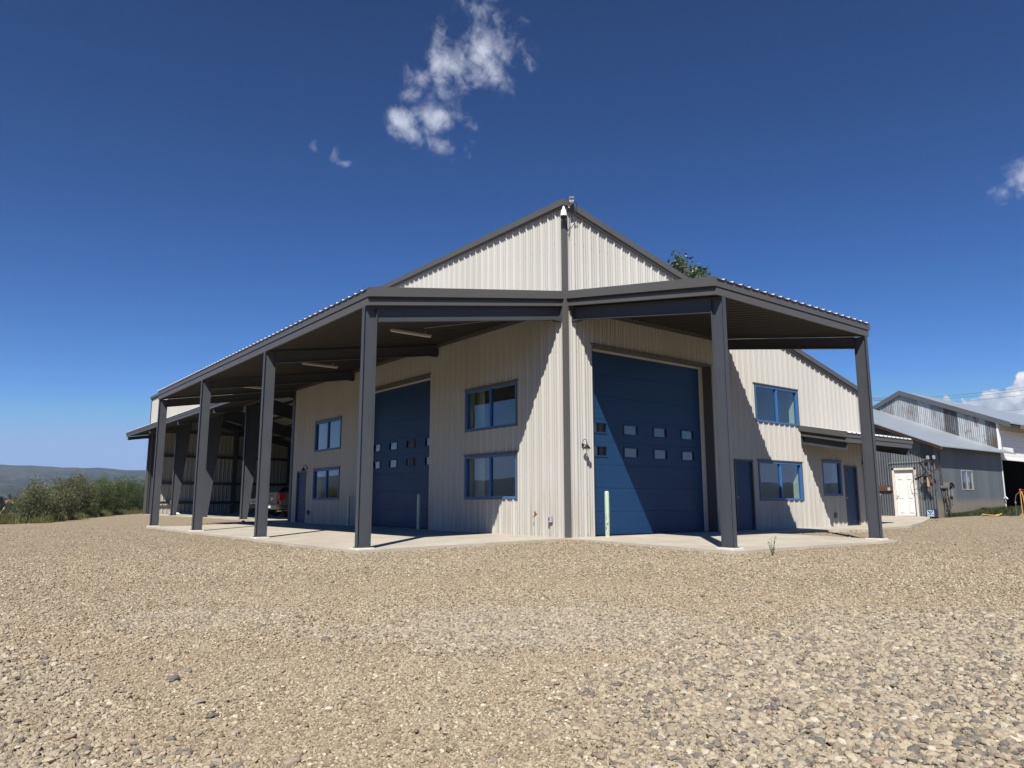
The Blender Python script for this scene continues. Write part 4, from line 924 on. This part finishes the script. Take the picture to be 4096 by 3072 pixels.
# painted box on the ground
t = thing('milk_crate', (22.72,1.0,.185), 'small pale blue crate with black painted Y marks beside the barn corner', 'crate')
b = MB(); ring(b, lambda s, n, z: (n, s, z), -.17, .17, 0, .34, .022, -.02, .26); b.box(.0,.25,-.165,.165,.0,.02); b.build('frame', plain('dark_frame',(.03,.035,.05),.5), t)
b = MB(); b.box(-.008,.0,-.148,.148,.022,.318); b.build('panel', plain('pale_blue',(.42,.58,.74),.5,0,.3,14), t)
b = MB(); 
for p0, p1, w_ in (((.10,.29),(.02,.17),.016),((-.11,.29),(.0,.17),.016),((.01,.18),(.01,.06),.012),((.12,.12),(.06,.08),.012),((-.05,.13),(-.12,.10),.01),((-.02,.26),(.03,.25),.012)):
    b.tube([(-.012,p0[0],p0[1]),(-.012,p1[0],p1[1])], w_, 6)
b.build('mark', BLACK, t)
t = thing('faucet', (30.85,.74,1.0), 'small white tap on the lean-to wall near the dark bay', 'tap')
b = MB(); b.tube([(0,.04,.03),(0,-.10,.04),(0,-.14,-.02)], .03, 8); b.tube([(-.08,-.06,.08),(.10,-.06,.09)], .02, 6); b.build('body', WHITE, t)
# yard hydrant at the frame edge
t = thing('yard_hydrant', (25.6,-1.62,.11), 'tan yard hydrant with red head and hanging hose by the dark bay', 'hydrant')
b = MB(); b.tube([(0,0,0),(0,0,1.18)], .024, 8); b.lathe([(.12,0),(.10,.03),(.03,.04)], (0,0,0), 12); b.build('pipe', plain('tan_pipe',(.42,.26,.12),.6,0,.2,8), t)
b = MB(); b.lathe([(.035,1.15),(.04,1.26),(.025,1.31),(0,1.31)], (0,0,0), 12); b.tube([(0,0,1.22),(.09,-.07,1.18),(.12,-.09,1.14)], .02, 8); b.tube([(0,0,1.29),(.20,-.16,1.24)], .010, 6); b.build('head', plain('red_paint',(.30,.07,.05),.6,0,.3,9), t)
b = MB(); b.tube([(.02,0,1.22),(-.03,.05,1.14),(-.10,.14,1.04),(-.14,.18,.8),(-.13,.19,.15)], .012, 6); b.lathe([(.035,.66),(.035,.74),(.012,.76)], (-.14,.18,0), 8); b.build('hose', HOSEM, t)
b = MB(); b.tube([(.04,-.02,1.2),(-.02,-.10,1.0),(.06,-.10,.5),(.02,-.06,.05)], .02, 6); b.build('yellow_hose', YELLOW, t)

# hose lying in the weeds
b = MB()
for k in range(4):
    b.tube([(25.2+.5*j, -.15-.12*k+.12*math.sin(j*1.3+k), float(gz(25.2+.5*j, -.2))+.06+.04*math.sin(j*2+k)) for j in range(9)], .022, 6)
tag(b.build('garden_hose', YELLOW), 'yellow hose lying in loops in the weeds by the barn', 'hose')

# ------------------------------------------------------------------ power lines
t = thing('power_line', (46,-42,.2), 'thin dark power wires crossing the sky above the barn roof', 'power line')
P0 = Vector((46,-42,.2))
b = MB()
ends = []
for (x0, y0, x1, y1) in ((840,210,1650,125),(900,230,1650,150),(960,262,1650,195),(1330,348,1650,330)):
    dA, cA = pdir(3400+.4218*x0, 1500+.4218*y0); dB, cB = pdir(3400+.4218*x1, 1500+.4218*y1)
    A = CAM + dA*105; B = CAM + dB*85; d = B-A
    pts = []
    for k in range(25):
        s = -1.6+ 3.4*k/24
        pts.append(A+d*s - Vector((0,0,1))*0 + Vector((0,0,.25*(s-.5)**2)))
    ends.append((pts[0], pts[-1])); b.tube([p-P0 for p in pts], .013, 5)
b.build('wire', BLACK, t)
for j in (0, 1):
    top = max((e[j] for e in ends), key=lambda p: p.z); low = [e[j] for e in ends]
    c = sum(low, Vector())/4; b = MB(); b.tube([Vector((c.x,c.y,-2))-P0, Vector((c.x,c.y,top.z+.4))-P0], [.17,.12], 8)
    for p in low: b.tube([Vector((c.x,c.y,p.z-.1))-P0, p-P0], .05, 5)
    b.build('pole', WOODM, t)

# ------------------------------------------------------------------ vegetation
def leafcloud(centers, n_per, size, elong, spread, up=.0, rngl=rng, dirs=None):
    """many small two-triangle leaves; centers Nx3"""
    C = np.repeat(np.asarray(centers), n_per, 0); n = len(C)
    P = C + rngl.normal(0, 1, (n, 3))*spread
    d = rngl.normal(0, 1, (n, 3)); d[:, 2] += up
    if dirs is not None: d += np.repeat(np.asarray(dirs), n_per, 0)*1.3
    d /= np.linalg.norm(d, axis=1, keepdims=True)
    w = np.cross(d, rngl.normal(0, 1, (n, 3))); w /= np.linalg.norm(w, axis=1, keepdims=True)+1e-9
    L_ = size*rngl.uniform(.55, 1.35, (n, 1)); Wd = L_*elong
    V_ = np.stack([P-d*L_/2, P+w*Wd/2, P+d*L_/2, P-w*Wd/2], 1).reshape(-1, 3)
    F_ = np.arange(n*4).reshape(-1, 4)
    return V_, F_
def mesh_np(name, V_, F_, mat, parent=None):
    me = bpy.data.meshes.new(name); me.vertices.add(len(V_)); me.vertices.foreach_set('co', V_.astype('f4').ravel())
    k = F_.shape[1]; me.loops.add(F_.size); me.loops.foreach_set('vertex_index', F_.astype('i4').ravel())
    me.polygons.add(len(F_)); me.polygons.foreach_set('loop_start', (np.arange(len(F_))*k).astype('i4'))
    me.update(calc_edges=True); me.materials.append(mat)
    o = bpy.data.objects.new(name, me); COL.objects.link(o)
    if parent: o.parent = parent
    return o
WILL = [m_leaf('willow_leaf_a', [(0,(.055,.065,.028)),(.5,(.12,.135,.062)),(1,(.24,.245,.13))], .3, .55),
        m_leaf('willow_leaf_b', [(0,(.035,.055,.014)),(.5,(.085,.12,.035)),(1,(.17,.205,.075))], .3, .55)]
BARK = plain('bark', (.10,.085,.065), .9, 0, .3, 12, .3)
def willow(x, y, w, h, label, mi, seed, dens=1.):
    r_ = np.random.default_rng(seed); z0 = float(gz(x, y)); t = thing('willow_bush', (x, y, z0-.1), label, 'bush', 'willow bushes along the edge of the gravel yard')
    b = MB(); tips = []; dirs = []
    nst = 15
    for k in range(nst):
        a_ = r_.uniform(0, 2*PI); sp = r_.uniform(.15, 1)**.7*w/2; hh = h*(1-.28*(sp/(w/2))**2)*r_.uniform(.8, 1.04)
        P = [(0,0,0)]; 
        for s in np.linspace(.15, 1, 7):
            P.append((sp*math.cos(a_)*s**.8+r_.normal(0,.04), sp*math.sin(a_)*s**.8+r_.normal(0,.04), hh*s))
        b.tube(P, list(np.linspace(.035,.006,8)), 5)
        for s in np.linspace(.12, 1, 15):
            q = np.array([np.interp(s, np.linspace(0,1,8), [p[i] for p in P]) for i in range(3)])
            for m2 in range(4):
                off = r_.normal(0, 1, 3)*np.array([.22, .22, .16])*(1.3-.75*s)*w/1.6
                tips.append(q+off); dirs.append(np.array([math.cos(a_)*.35, math.sin(a_)*.35, .9])+r_.normal(0,.25,3))
    b.build('stem', BARK, t)
    V_, F_ = leafcloud(tips, int(26*dens), .105, .24, np.array([.14,.14,.14]), .3, r_, dirs); mesh_np('foliage', V_, F_, WILL[mi], t)
def on_edge(u, extra):    # point on the yard edge in the direction of column u
    d, _ = pdir(u, 2006); d = Vector((d.x, d.y, 0)).normalized(); s = 30.
    while s < 120 and (CAM.y+d.y*s) < edge_y(CAM.x+d.x*s)+extra: s += .25
    return CAM.x+d.x*s, CAM.y+d.y*s, s
for i, (u, v, wpx, ex, lab, mi) in enumerate((
    (150,1925,120,2.2,'grey green willow bush at the left end of the row beside the weeds',0),
    (222,1922,100,2.4,'low olive willow bush second from the left in the row',0),
    (275,1902,62,3.0,'narrow upright willow bush third from the left in the row',0),
    (325,1886,70,2.6,'tallest feathery willow bush in the middle of the row',0),
    (390,1898,90,2.5,'bright green rounded willow bush right of the tallest one',1),
    (450,1896,90,3.5,'dark green willow bush third from the building in the row',1),
    (508,1888,86,3.5,'tall green willow bush second from the building in the row',1),
    (565,1896,90,4.5,'green willow bush touching the corner of the open shed',1))):
    x, y, s = on_edge(u, ex); dp = s*.88; zt_ = CAM.z + (2006-v)/2924.5*dp*1.02; w_ = wpx/2924.5*dp*1.25; willow(x, y, w_, zt_-float(gz(x, y))+.1, lab, mi, 40+i, 1.0)
x, y, s = on_edge(440, 6.5); willow(x, y, 5.0, 3.0, 'dark willow bush standing behind the gaps of the row', 1, 77, 1.)
bpy.data.objects
# weeds along the embankment
def blades(n, fx, fy, hmin, hmax, wd, mat, name, label, cat, bend=.35, r_=None, patch=None):
    x = fx(n); y = fy(n, x); z = gz(x, y); h = r_.uniform(hmin, hmax, n)
    if patch is not None: h = h*patch(x, y)
    a_ = r_.uniform(0, 2*PI, n); bx, by = np.cos(a_)*h*bend*r_.uniform(.2,1.,n), np.sin(a_)*h*bend*r_.uniform(.2,1.,n)
    p = r_.uniform(0, PI, n); wx, wy = np.cos(p)*wd/2, np.sin(p)*wd/2
    V_ = np.stack([np.stack([x-wx,y-wy,z-.03],1), np.stack([x+wx,y+wy,z-.03],1), np.stack([x+bx*.4+wx*.7,y+by*.4+wy*.7,z+h*.6],1), np.stack([x+bx,y+by,z+h],1), np.stack([x+bx*.4-wx*.7,y+by*.4-wy*.7,z+h*.6],1)],1).reshape(-1,3)
    F_ = np.arange(n*5).reshape(-1,5); o = mesh_np(name, V_, F_, mat); tag(o, label, cat, kind='stuff'); return o
WEED = m_leaf('weed_blades', [(0,(.045,.065,.016)),(.45,(.10,.125,.035)),(.75,(.20,.175,.075)),(1,(.30,.26,.13))], .3, .6)
GRN = m_leaf('green_weeds', [(0,(.03,.048,.014)),(.6,(.065,.09,.03)),(1,(.17,.165,.08))], .3, .6)
rw = np.random.default_rng(5)
def fxw(n): return rw.uniform(-26, 4, n)
def fyw(n, x): return edge_y(x) + rw.uniform(-.15, 1, n)**1*5.5*rw.uniform(0,1,n)**.7 + .1
blades(52000, fxw, fyw, .25, .95, .03, WEED, 'tall_weeds', 'tall olive and tan weeds along the left edge of the gravel', 'weeds', .5, rw, lambda x, y: (.65+.35*wob(x, y, 1.1))*(1-.55*np.clip(.9-(y-edge_y(x)),0,1)))
def fxg(n): return rw.uniform(23.6, 33, n)
def fyg(n, x): return .72 - rw.uniform(0, 1, n)**1.3*(.35+1.3*sm(24.2, 27, x)*(.6+.4*np.sin(x*1.9)))
blades(20000, fxg, fyg, .08, .42, .022, GRN, 'barn_weeds', 'low green weeds at the foot of the lean-to wall', 'weeds', .8, rw, lambda x, y: .45+.55*sm(25,28,x)*(.7+.5*wob(x,y,.6)))
# single weed by the porch slab
t = thing('weed_plant', (-.19+.25,-5.55,float(gz(0,-5.5))), 'single thin weed growing in gravel before the right porch slab', 'weed')
b = MB(); rp = []
for k in range(7):
    a_ = k*.9; hh = .10+.035*k % .26; pts = [(0,0,0),(.03*math.cos(a_),.03*math.sin(a_),hh*.5),(.07*math.cos(a_),.07*math.sin(a_),hh+.06)]; b.tube(pts, [.004,.003,.002], 4); rp += [pts[1], pts[2], tuple((np.array(pts[1])+np.array(pts[2]))/2)]
b.build('stem', GRN, t); V_, F_ = leafcloud(rp, 6, .030, .3, .014, .5, rw); mesh_np('foliage', V_, F_, GRN, t)

# poplar behind the building
def tree(name, x, y, zb, h, w, label, leafm, n_cl, leaf, seed, columnar=True, group=None, crown0=.15, per=40):
    r_ = np.random.default_rng(seed); t = thing(name, (x, y, zb), label, 'tree', group)
    b = MB(); b.tube([(0,0,0),(.1,.05,h*.3),(-.05,.1,h*.6),(.05,0,h*.95)], [w*.07,w*.055,w*.035,.03], 9)
    cl = []
    for k in range(n_cl):
        s = r_.uniform(crown0, 1); a_ = r_.uniform(0, 2*PI)
        rad = w/2*(math.sin(PI*min(1, (s-crown0)/(1-crown0)*.93+.07))**.6 if not columnar else (1-s**4)**.5*min(1, (s-crown0)*5+.3))
        rr_ = rad*r_.uniform(.25, 1)**.6
        if columnar:
            q_ = k % 7; la = q_*2.399; hl = (1, .945, .93, .965, .915, .95, .925)[q_]; lr = 0 if q_ == 0 else .40*w*(.6+.4*((q_*37 % 10)/10)); rr_ = (.16*w*(1-s**5)**.5+.10)*r_.uniform(.2, 1.25)
            c = np.array([lr*math.cos(la)*min(1, s*1.6)+rr_*math.cos(a_), lr*math.sin(la)*min(1, s*1.6)+rr_*math.sin(a_), h*s*hl]); cl.append(c)
        else: c = np.array([rr_*math.cos(a_), rr_*math.sin(a_), h*s]); cl.append(c)
        if k % 3 == 0: b.tube([(0,0,max(.1,h*s-rr_*1.1)), tuple(c*.55+np.array([0,0,h*s*.45-rr_*.25])), tuple(c)], [.05*w/6,.035*w/6,.012], 5)
    b.build('trunk', BARK, t)
    V_, F_ = leafcloud(cl, per, leaf, .8, w*.065, 0, r_); mesh_np('crown', V_, F_, leafm, t); return t
POP = m_leaf('poplar_leaf', [(0,(.03,.055,.02)),(.55,(.07,.11,.04)),(.85,(.15,.19,.09)),(1,(.35,.38,.28))], .25, .35)
tree('poplar_tree', 29.9, 20.2, .0, 18.95, 4.7, 'poplar tree whose leafy top shows above the roof behind the right gable', POP, 900, .22, 3, True, None, .2, 30)
# far trees left
DK = m_leaf('far_leaf', [(0,(.018,.03,.012)),(.6,(.035,.055,.022)),(1,(.07,.09,.04))], .2, .7)
for i, (u, dist, h, w, lab) in enumerate(((2,280,4.2,2.4,'dark tree at the left frame edge before the tan house'),(38,285,2.7,2.2,'round dark tree beside the right end of the tan house'),(78,240,2.6,3.2,'dark bushy tree in the field right of the tan house'),(24,150,1.1,.9,'small shrub in the field before the tan house'),(32,155,1.0,.8,'small shrub before the tan house, right of its neighbour'),(62,240,2.0,4.2,'low broad dark tree between the tan house and the willows'),(95,250,2.3,4.5,'low dark tree behind the left end willow bush'))):
    d, _ = pdir(u, 2006); d = Vector((d.x,d.y,0)).normalized(); P = CAM+d*dist
    tree('field_tree', P.x, P.y, float(gz(P.x, P.y)), h, w, lab, DK, 90, .35 if h > 2 else .16, 60+i, False, 'trees in the field beyond the yard', .12, 22)
d, _ = pdir(15, 2006); d = Vector((d.x,d.y,0)).normalized(); HP = CAM+d*300
t = thing('tan_house', (HP.x-4, HP.y, float(gz(HP.x, HP.y))), 'tan house with red brown roof in the far field on the left', 'house')
zb_ = 0
TAN = plain('tan_stucco', (.72,.48,.24), .8, 0, .05); RRF = plain('red_roof', (.19,.085,.055), .8, 0, .1, 1)
b = MB(); b.box(-14,7.6,0,9,0,2.2); b.build('wall', TAN, t)
b = MB(); b.prism([(0,-.6,2.2),(0,4.5,3.5),(0,9.6,2.2)], (-14.5,0,0), (6.8,0,0)); b.build('roof', RRF, t)
b = MB(); b.box(-14,3.2,-3,0,.0,.1); b.hexa([(-14,-3.2,.55),(3.4,-3.2,.55),(3.4,0,1.0),(-14,0,1.0),(-14,-3.2,.65),(3.4,-3.2,.65),(3.4,0,1.1),(-14,0,1.1)]); b.build('porch_roof', RRF, t)
for xx in (-9, -4, 1): 
    b = MB(); b.box(xx,xx+1.2,-.05,0,1.2,2.0); b.build('window', BLACK, t)
# far-off woodland in the valley: one mass
nf = 5200; azf = np.radians(np.concatenate([rng.uniform(60, 100, 3600), rng.uniform(100, 190, 1600)])); rf = 300*(1900/300)**rng.uniform(0, 1, nf)**.8
xf = CAM.x+rf*np.cos(azf); yf = CAM.y+rf*np.sin(azf); keep = wob(xf, yf, 90)+.5*wob(xf, yf, 33) > -.1; xf, yf, rf = xf[keep], yf[keep], rf[keep]
cen = np.stack([xf, yf, gz(xf, yf)+1.8+rf*.0006], 1)
V_, F_ = leafcloud(cen, 16, 2.6, .8, np.array([2.2,2.2,1.0]), 0); o = mesh_np('far_woodland', V_, F_, DK); tag(o, 'far off dark scrub and trees covering the valley floor', 'woodland', kind='stuff')

# ------------------------------------------------------------------ gravel: instanced pebbles
rp = np.random.default_rng(21)
fa = math.atan2(Fv.y, Fv.x)
def sect(n, r0, r1, half=.78):
    r_ = np.sqrt(rp.uniform(r0*r0, r1*r1, n)); r_ = np.where(r_ > r0*1.25, r_*rp.uniform(.86, 1.16, n), r_*rp.uniform(.98, 1.16, n)); a_ = fa+rp.uniform(-half, half, n); return CAM.x+r_*np.cos(a_), CAM.y+r_*np.sin(a_), r_
def ok(x, y):
    bad = ((x > -5.78) & (x < .1) & (y > -.18) & (y < 17.9)) | ((x > -.16) & (x < 6.6) & (y > -4.92) & (y < .1)) | ((x > 6) & (x < 16) & (y > -1.5)) | ((x > 15.3) & (y > -1.3+.33*(x-15.5)))
    for s, n in ((y_, 5.42) for y_ in PY): bad |= (abs(x+n) < .25) & (abs(y-s) < .25)
    for s in PX: bad |= (abs(y+4.47) < .25) & (abs(x-s) < .25)
    return ~bad
# coarse stone zones, in ground metres: (forward distance, sideways offset right+) from the camera
def fs(x, y):
    dx, dy = x-CAM.x, y-CAM.y; return dx*math.cos(fa)+dy*math.sin(fa), dx*math.sin(fa)-dy*math.cos(fa)
def coarse(x, y):
    f, s = fs(x, y); w = .35*wob(x*2, y*2, 1.3)
    a_ = sm(-.1, .9, s-.1+.45*w-.12*np.clip(f-4.5, 0, 9))*sm(.7, -.6, f-4.45-.85*np.clip(s-.6, 0, 2.4)+w)     # right foreground
    b_ = .62*sm(.5, -.5, s+1.2+.9*(f-2.8)+w*1.3)*sm(6.6, 5.2, f+w)                                      # left foreground
    return np.maximum(a_, b_)
def patch(x, y):
    f, s = fs(x, y); w = .3*wob(x*2, y*2, .9)
    return np.maximum(sm(1.45, .55, np.hypot((s-.2)/1.25, (f-6.15)/.95)+w), .6*sm(1.4, .5, np.hypot((s+2.7)/.8, (f-6.6)/.55)+w))
PX_, PY_, PS_ = [], [], []
for (n, r0, r1, s0, s1) in ((105000,2.2,5.2,.003,.0085),(140000,5.2,9.5,.005,.0105),(110000,9.5,17,.007,.0135),(36000,17,34,.009,.016)):
    x, y, r_ = sect(n, r0, r1); k = ok(x, y); PX_.append(x[k]); PY_.append(y[k]); PS_.append(rp.uniform(s0, s1, k.sum())*(1+.5*(rp.random(k.sum()) < .06)))
x, y, r_ = sect(230000, 2.2, 9.0); k = (rp.random(len(x)) < coarse(x, y)*.62) & ok(x, y); x, y = x[k], y[k]
PX_.append(x); PY_.append(y); f, s = fs(x, y); PS_.append((.0075+.0165*rp.random(len(x))**2.3)*(.8+.2*sm(.2, 1.6, s)))
x, y, r_ = sect(170000, 4.4, 9.0); k = (rp.random(len(x)) < patch(x, y)*.75) & ok(x, y); x, y = x[k], y[k]
PX_.append(x); PY_.append(y); PS_.append(.0085+.008*rp.random(len(x))**1.6)
x = rp.uniform(-5.7, 6.5, 900); y = rp.uniform(-4.8, 17.5, 900); ons = ((x < 0) & (y > -.1) & ((x+5.7 < .5*rp.random(900)**2) | (y < .6*rp.random(900)**2))) | ((x > 0) & (y < 0) & ((y+4.85 < .5*rp.random(900)**2) | (x < .5*rp.random(900)**2))); x, y = x[ons], y[ons]
NSLAB = len(x); SLX, SLY = x, y
x, y, r_ = sect(420, 3, 14); k = ok(x, y); PX_.append(x[k]); PY_.append(y[k]); PS_.append(.014+.018*rp.random(k.sum())**2)
px_, py_, ps_ = map(np.concatenate, (PX_, PY_, PS_)); n = len(px_)
keep = (px_ < 31) & (py_ < edge_y(px_)-.1); px_, py_, ps_ = px_[keep], py_[keep], ps_[keep]; n = len(px_)
pz = gz(px_, py_) + np.where(ps_ > .0088, rp.uniform(-.002, .007, n), 0)
px_ = np.concatenate([px_, SLX]); py_ = np.concatenate([py_, SLY]); ps_ = np.concatenate([ps_, rp.uniform(.004, .009, NSLAB)])
pz = np.concatenate([pz, np.where(SLX < 0, SLX*.0125, np.minimum(SLY, 0)*.0145)+.002]); n = len(px_)
flat = rp.uniform(.42, .85, n); sx = rp.uniform(.85, 1.45, n); sy = rp.uniform(.7, 1.05, n)
P = np.stack([px_, py_, pz+ps_*flat*.30], 1)
gm = bpy.data.meshes.new('gravel'); gm.vertices.add(n); gm.vertices.foreach_set('co', P.astype('f4').ravel())
def attr(nm, ty, key, arr): a_ = gm.attributes.new(nm, ty, 'POINT'); a_.data.foreach_set(key, arr.ravel())
attr('scl', 'FLOAT_VECTOR', 'vector', (np.stack([sx, sy, flat], 1)*ps_[:, None]).astype('f4'))
attr('rot', 'FLOAT_VECTOR', 'vector', np.stack([rp.normal(0, .28, n), rp.normal(0, .28, n), rp.uniform(0, 6.28, n)], 1).astype('f4'))
attr('big', 'FLOAT', 'value', np.clip(np.maximum(coarse(px_, py_), patch(px_, py_)*.9)*1.2*np.clip((ps_-.004)/.004, 0, 1) + (ps_ > .0135), 0, 1).astype('f4'))
gr = bpy.data.objects.new('gravel', gm); COL.objects.link(gr); tag(gr, 'tan and grey gravel and river stones covering the yard', 'gravel', kind='stuff')
m, nt, bs = newmat('pebble'); oi = N(nt, 'ShaderNodeObjectInfo')
ab = N(nt, 'ShaderNodeAttribute', attribute_name='big', attribute_type='INSTANCER')
fine = ramp(nt, oi.outputs['Random'], [(0,(.10,.085,.06)),(.2,(.225,.183,.125)),(.5,(.305,.247,.165)),(.8,(.38,.315,.218)),(.95,(.45,.39,.27)),(1,(.58,.53,.43))])
crs = ramp(nt, oi.outputs['Random'], [(0,(.105,.10,.095)),(.12,(.145,.135,.118)),(.22,(.215,.185,.14)),(.4,(.325,.27,.19)),(.62,(.40,.34,.24)),(.82,(.29,.262,.205)),(.92,(.25,.18,.14)),(.95,(.40,.35,.26)),(1,(.50,.46,.37))])
pn = noise(nt, oi.outputs['Location'], .45, 4, .6); pn2 = noise(nt, oi.outputs['Location'], 1.9, 3, .6)
fine = mixc(nt, maprange(nt, pn, .45, .65, 0, .45), fine, (.32,.247,.162)); fine = mixc(nt, maprange(nt, pn2, .52, .7, 0, .4), fine, (.36,.325,.25))
c = mixc(nt, ab.outputs['Fac'], fine, crs)
co = objco(nt); nn = noise(nt, co, 2.3, 5, .7)
c = mixc(nt, maprange(nt, nn, .35, .7, 0, .3), c, (.31,.255,.18))
L(nt, c, bs.inputs['Base Color']); bs.inputs['Roughness'].default_value = .82; bs.inputs['Specular IOR Level'].default_value = .25
ng = bpy.data.node_groups.new('scatter', 'GeometryNodeTree')
ng.interface.new_socket('Geometry', in_out='INPUT', socket_type='NodeSocketGeometry'); ng.interface.new_socket('Geometry', in_out='OUTPUT', socket_type='NodeSocketGeometry')
gi, gout = ng.nodes.new('NodeGroupInput'), ng.nodes.new('NodeGroupOutput')
jn = ng.nodes.new('GeometryNodeJoinGeometry')
for k in range(7):
    ico = ng.nodes.new('GeometryNodeMeshIcoSphere'); ico.inputs['Radius'].default_value = 1; ico.inputs['Subdivisions'].default_value = 3
    po = ng.nodes.new('GeometryNodeInputPosition'); nz = ng.nodes.new('ShaderNodeTexNoise'); nz.inputs['Scale'].default_value = .85; nz.inputs['Detail'].default_value = 2
    ad = ng.nodes.new('ShaderNodeVectorMath'); ad.operation = 'ADD'; ad.inputs[1].default_value = (k*13.7, k*5.1, k*2.3); ng.links.new(po.outputs[0], ad.inputs[0]); ng.links.new(ad.outputs[0], nz.inputs['Vector'])
    s2 = ng.nodes.new('ShaderNodeVectorMath'); s2.operation = 'SUBTRACT'; s2.inputs[1].default_value = (.5,.5,.5); ng.links.new(nz.outputs['Color'], s2.inputs[0])
    s3 = ng.nodes.new('ShaderNodeVectorMath'); s3.operation = 'SCALE'; s3.inputs['Scale'].default_value = 1.5; ng.links.new(s2.outputs[0], s3.inputs[0])
    sp = ng.nodes.new('GeometryNodeSetPosition'); ng.links.new(ico.outputs[0], sp.inputs[0]); ng.links.new(s3.outputs[0], sp.inputs['Offset'])
    ss_ = ng.nodes.new('GeometryNodeSetShadeSmooth'); ss_.inputs['Shade Smooth'].default_value = k % 3 != 0; ng.links.new(sp.outputs[0], ss_.inputs[0])
    smt = ng.nodes.new('GeometryNodeSetMaterial'); smt.inputs['Material'].default_value = m; ng.links.new(ss_.outputs[0], smt.inputs[0])
    g2 = ng.nodes.new('GeometryNodeGeometryToInstance'); ng.links.new(smt.outputs[0], g2.inputs[0]); ng.links.new(g2.outputs[0], jn.inputs[0])
iop = ng.nodes.new('GeometryNodeInstanceOnPoints'); iop.inputs['Pick Instance'].default_value = True
rv = ng.nodes.new('FunctionNodeRandomValue'); rv.data_type = 'INT'; rv.inputs[4].default_value = 0; rv.inputs[5].default_value = 6
na_ = ng.nodes.new('GeometryNodeInputNamedAttribute'); na_.data_type = 'FLOAT_VECTOR'; na_.inputs[0].default_value = 'scl'
nb_ = ng.nodes.new('GeometryNodeInputNamedAttribute'); nb_.data_type = 'FLOAT_VECTOR'; nb_.inputs[0].default_value = 'rot'
ng.links.new(gi.outputs[0], iop.inputs['Points']); ng.links.new(jn.outputs[0], iop.inputs['Instance']); ng.links.new(rv.outputs[2], iop.inputs['Instance Index'])
er = ng.nodes.new('FunctionNodeEulerToRotation'); ng.links.new(nb_.outputs[0], er.inputs[0]); ng.links.new(er.outputs[0], iop.inputs['Rotation']); ng.links.new(na_.outputs[0], iop.inputs['Scale']); ng.links.new(iop.outputs[0], gout.inputs[0])
md = gr.modifiers.new('scatter', 'NODES'); md.node_group = ng
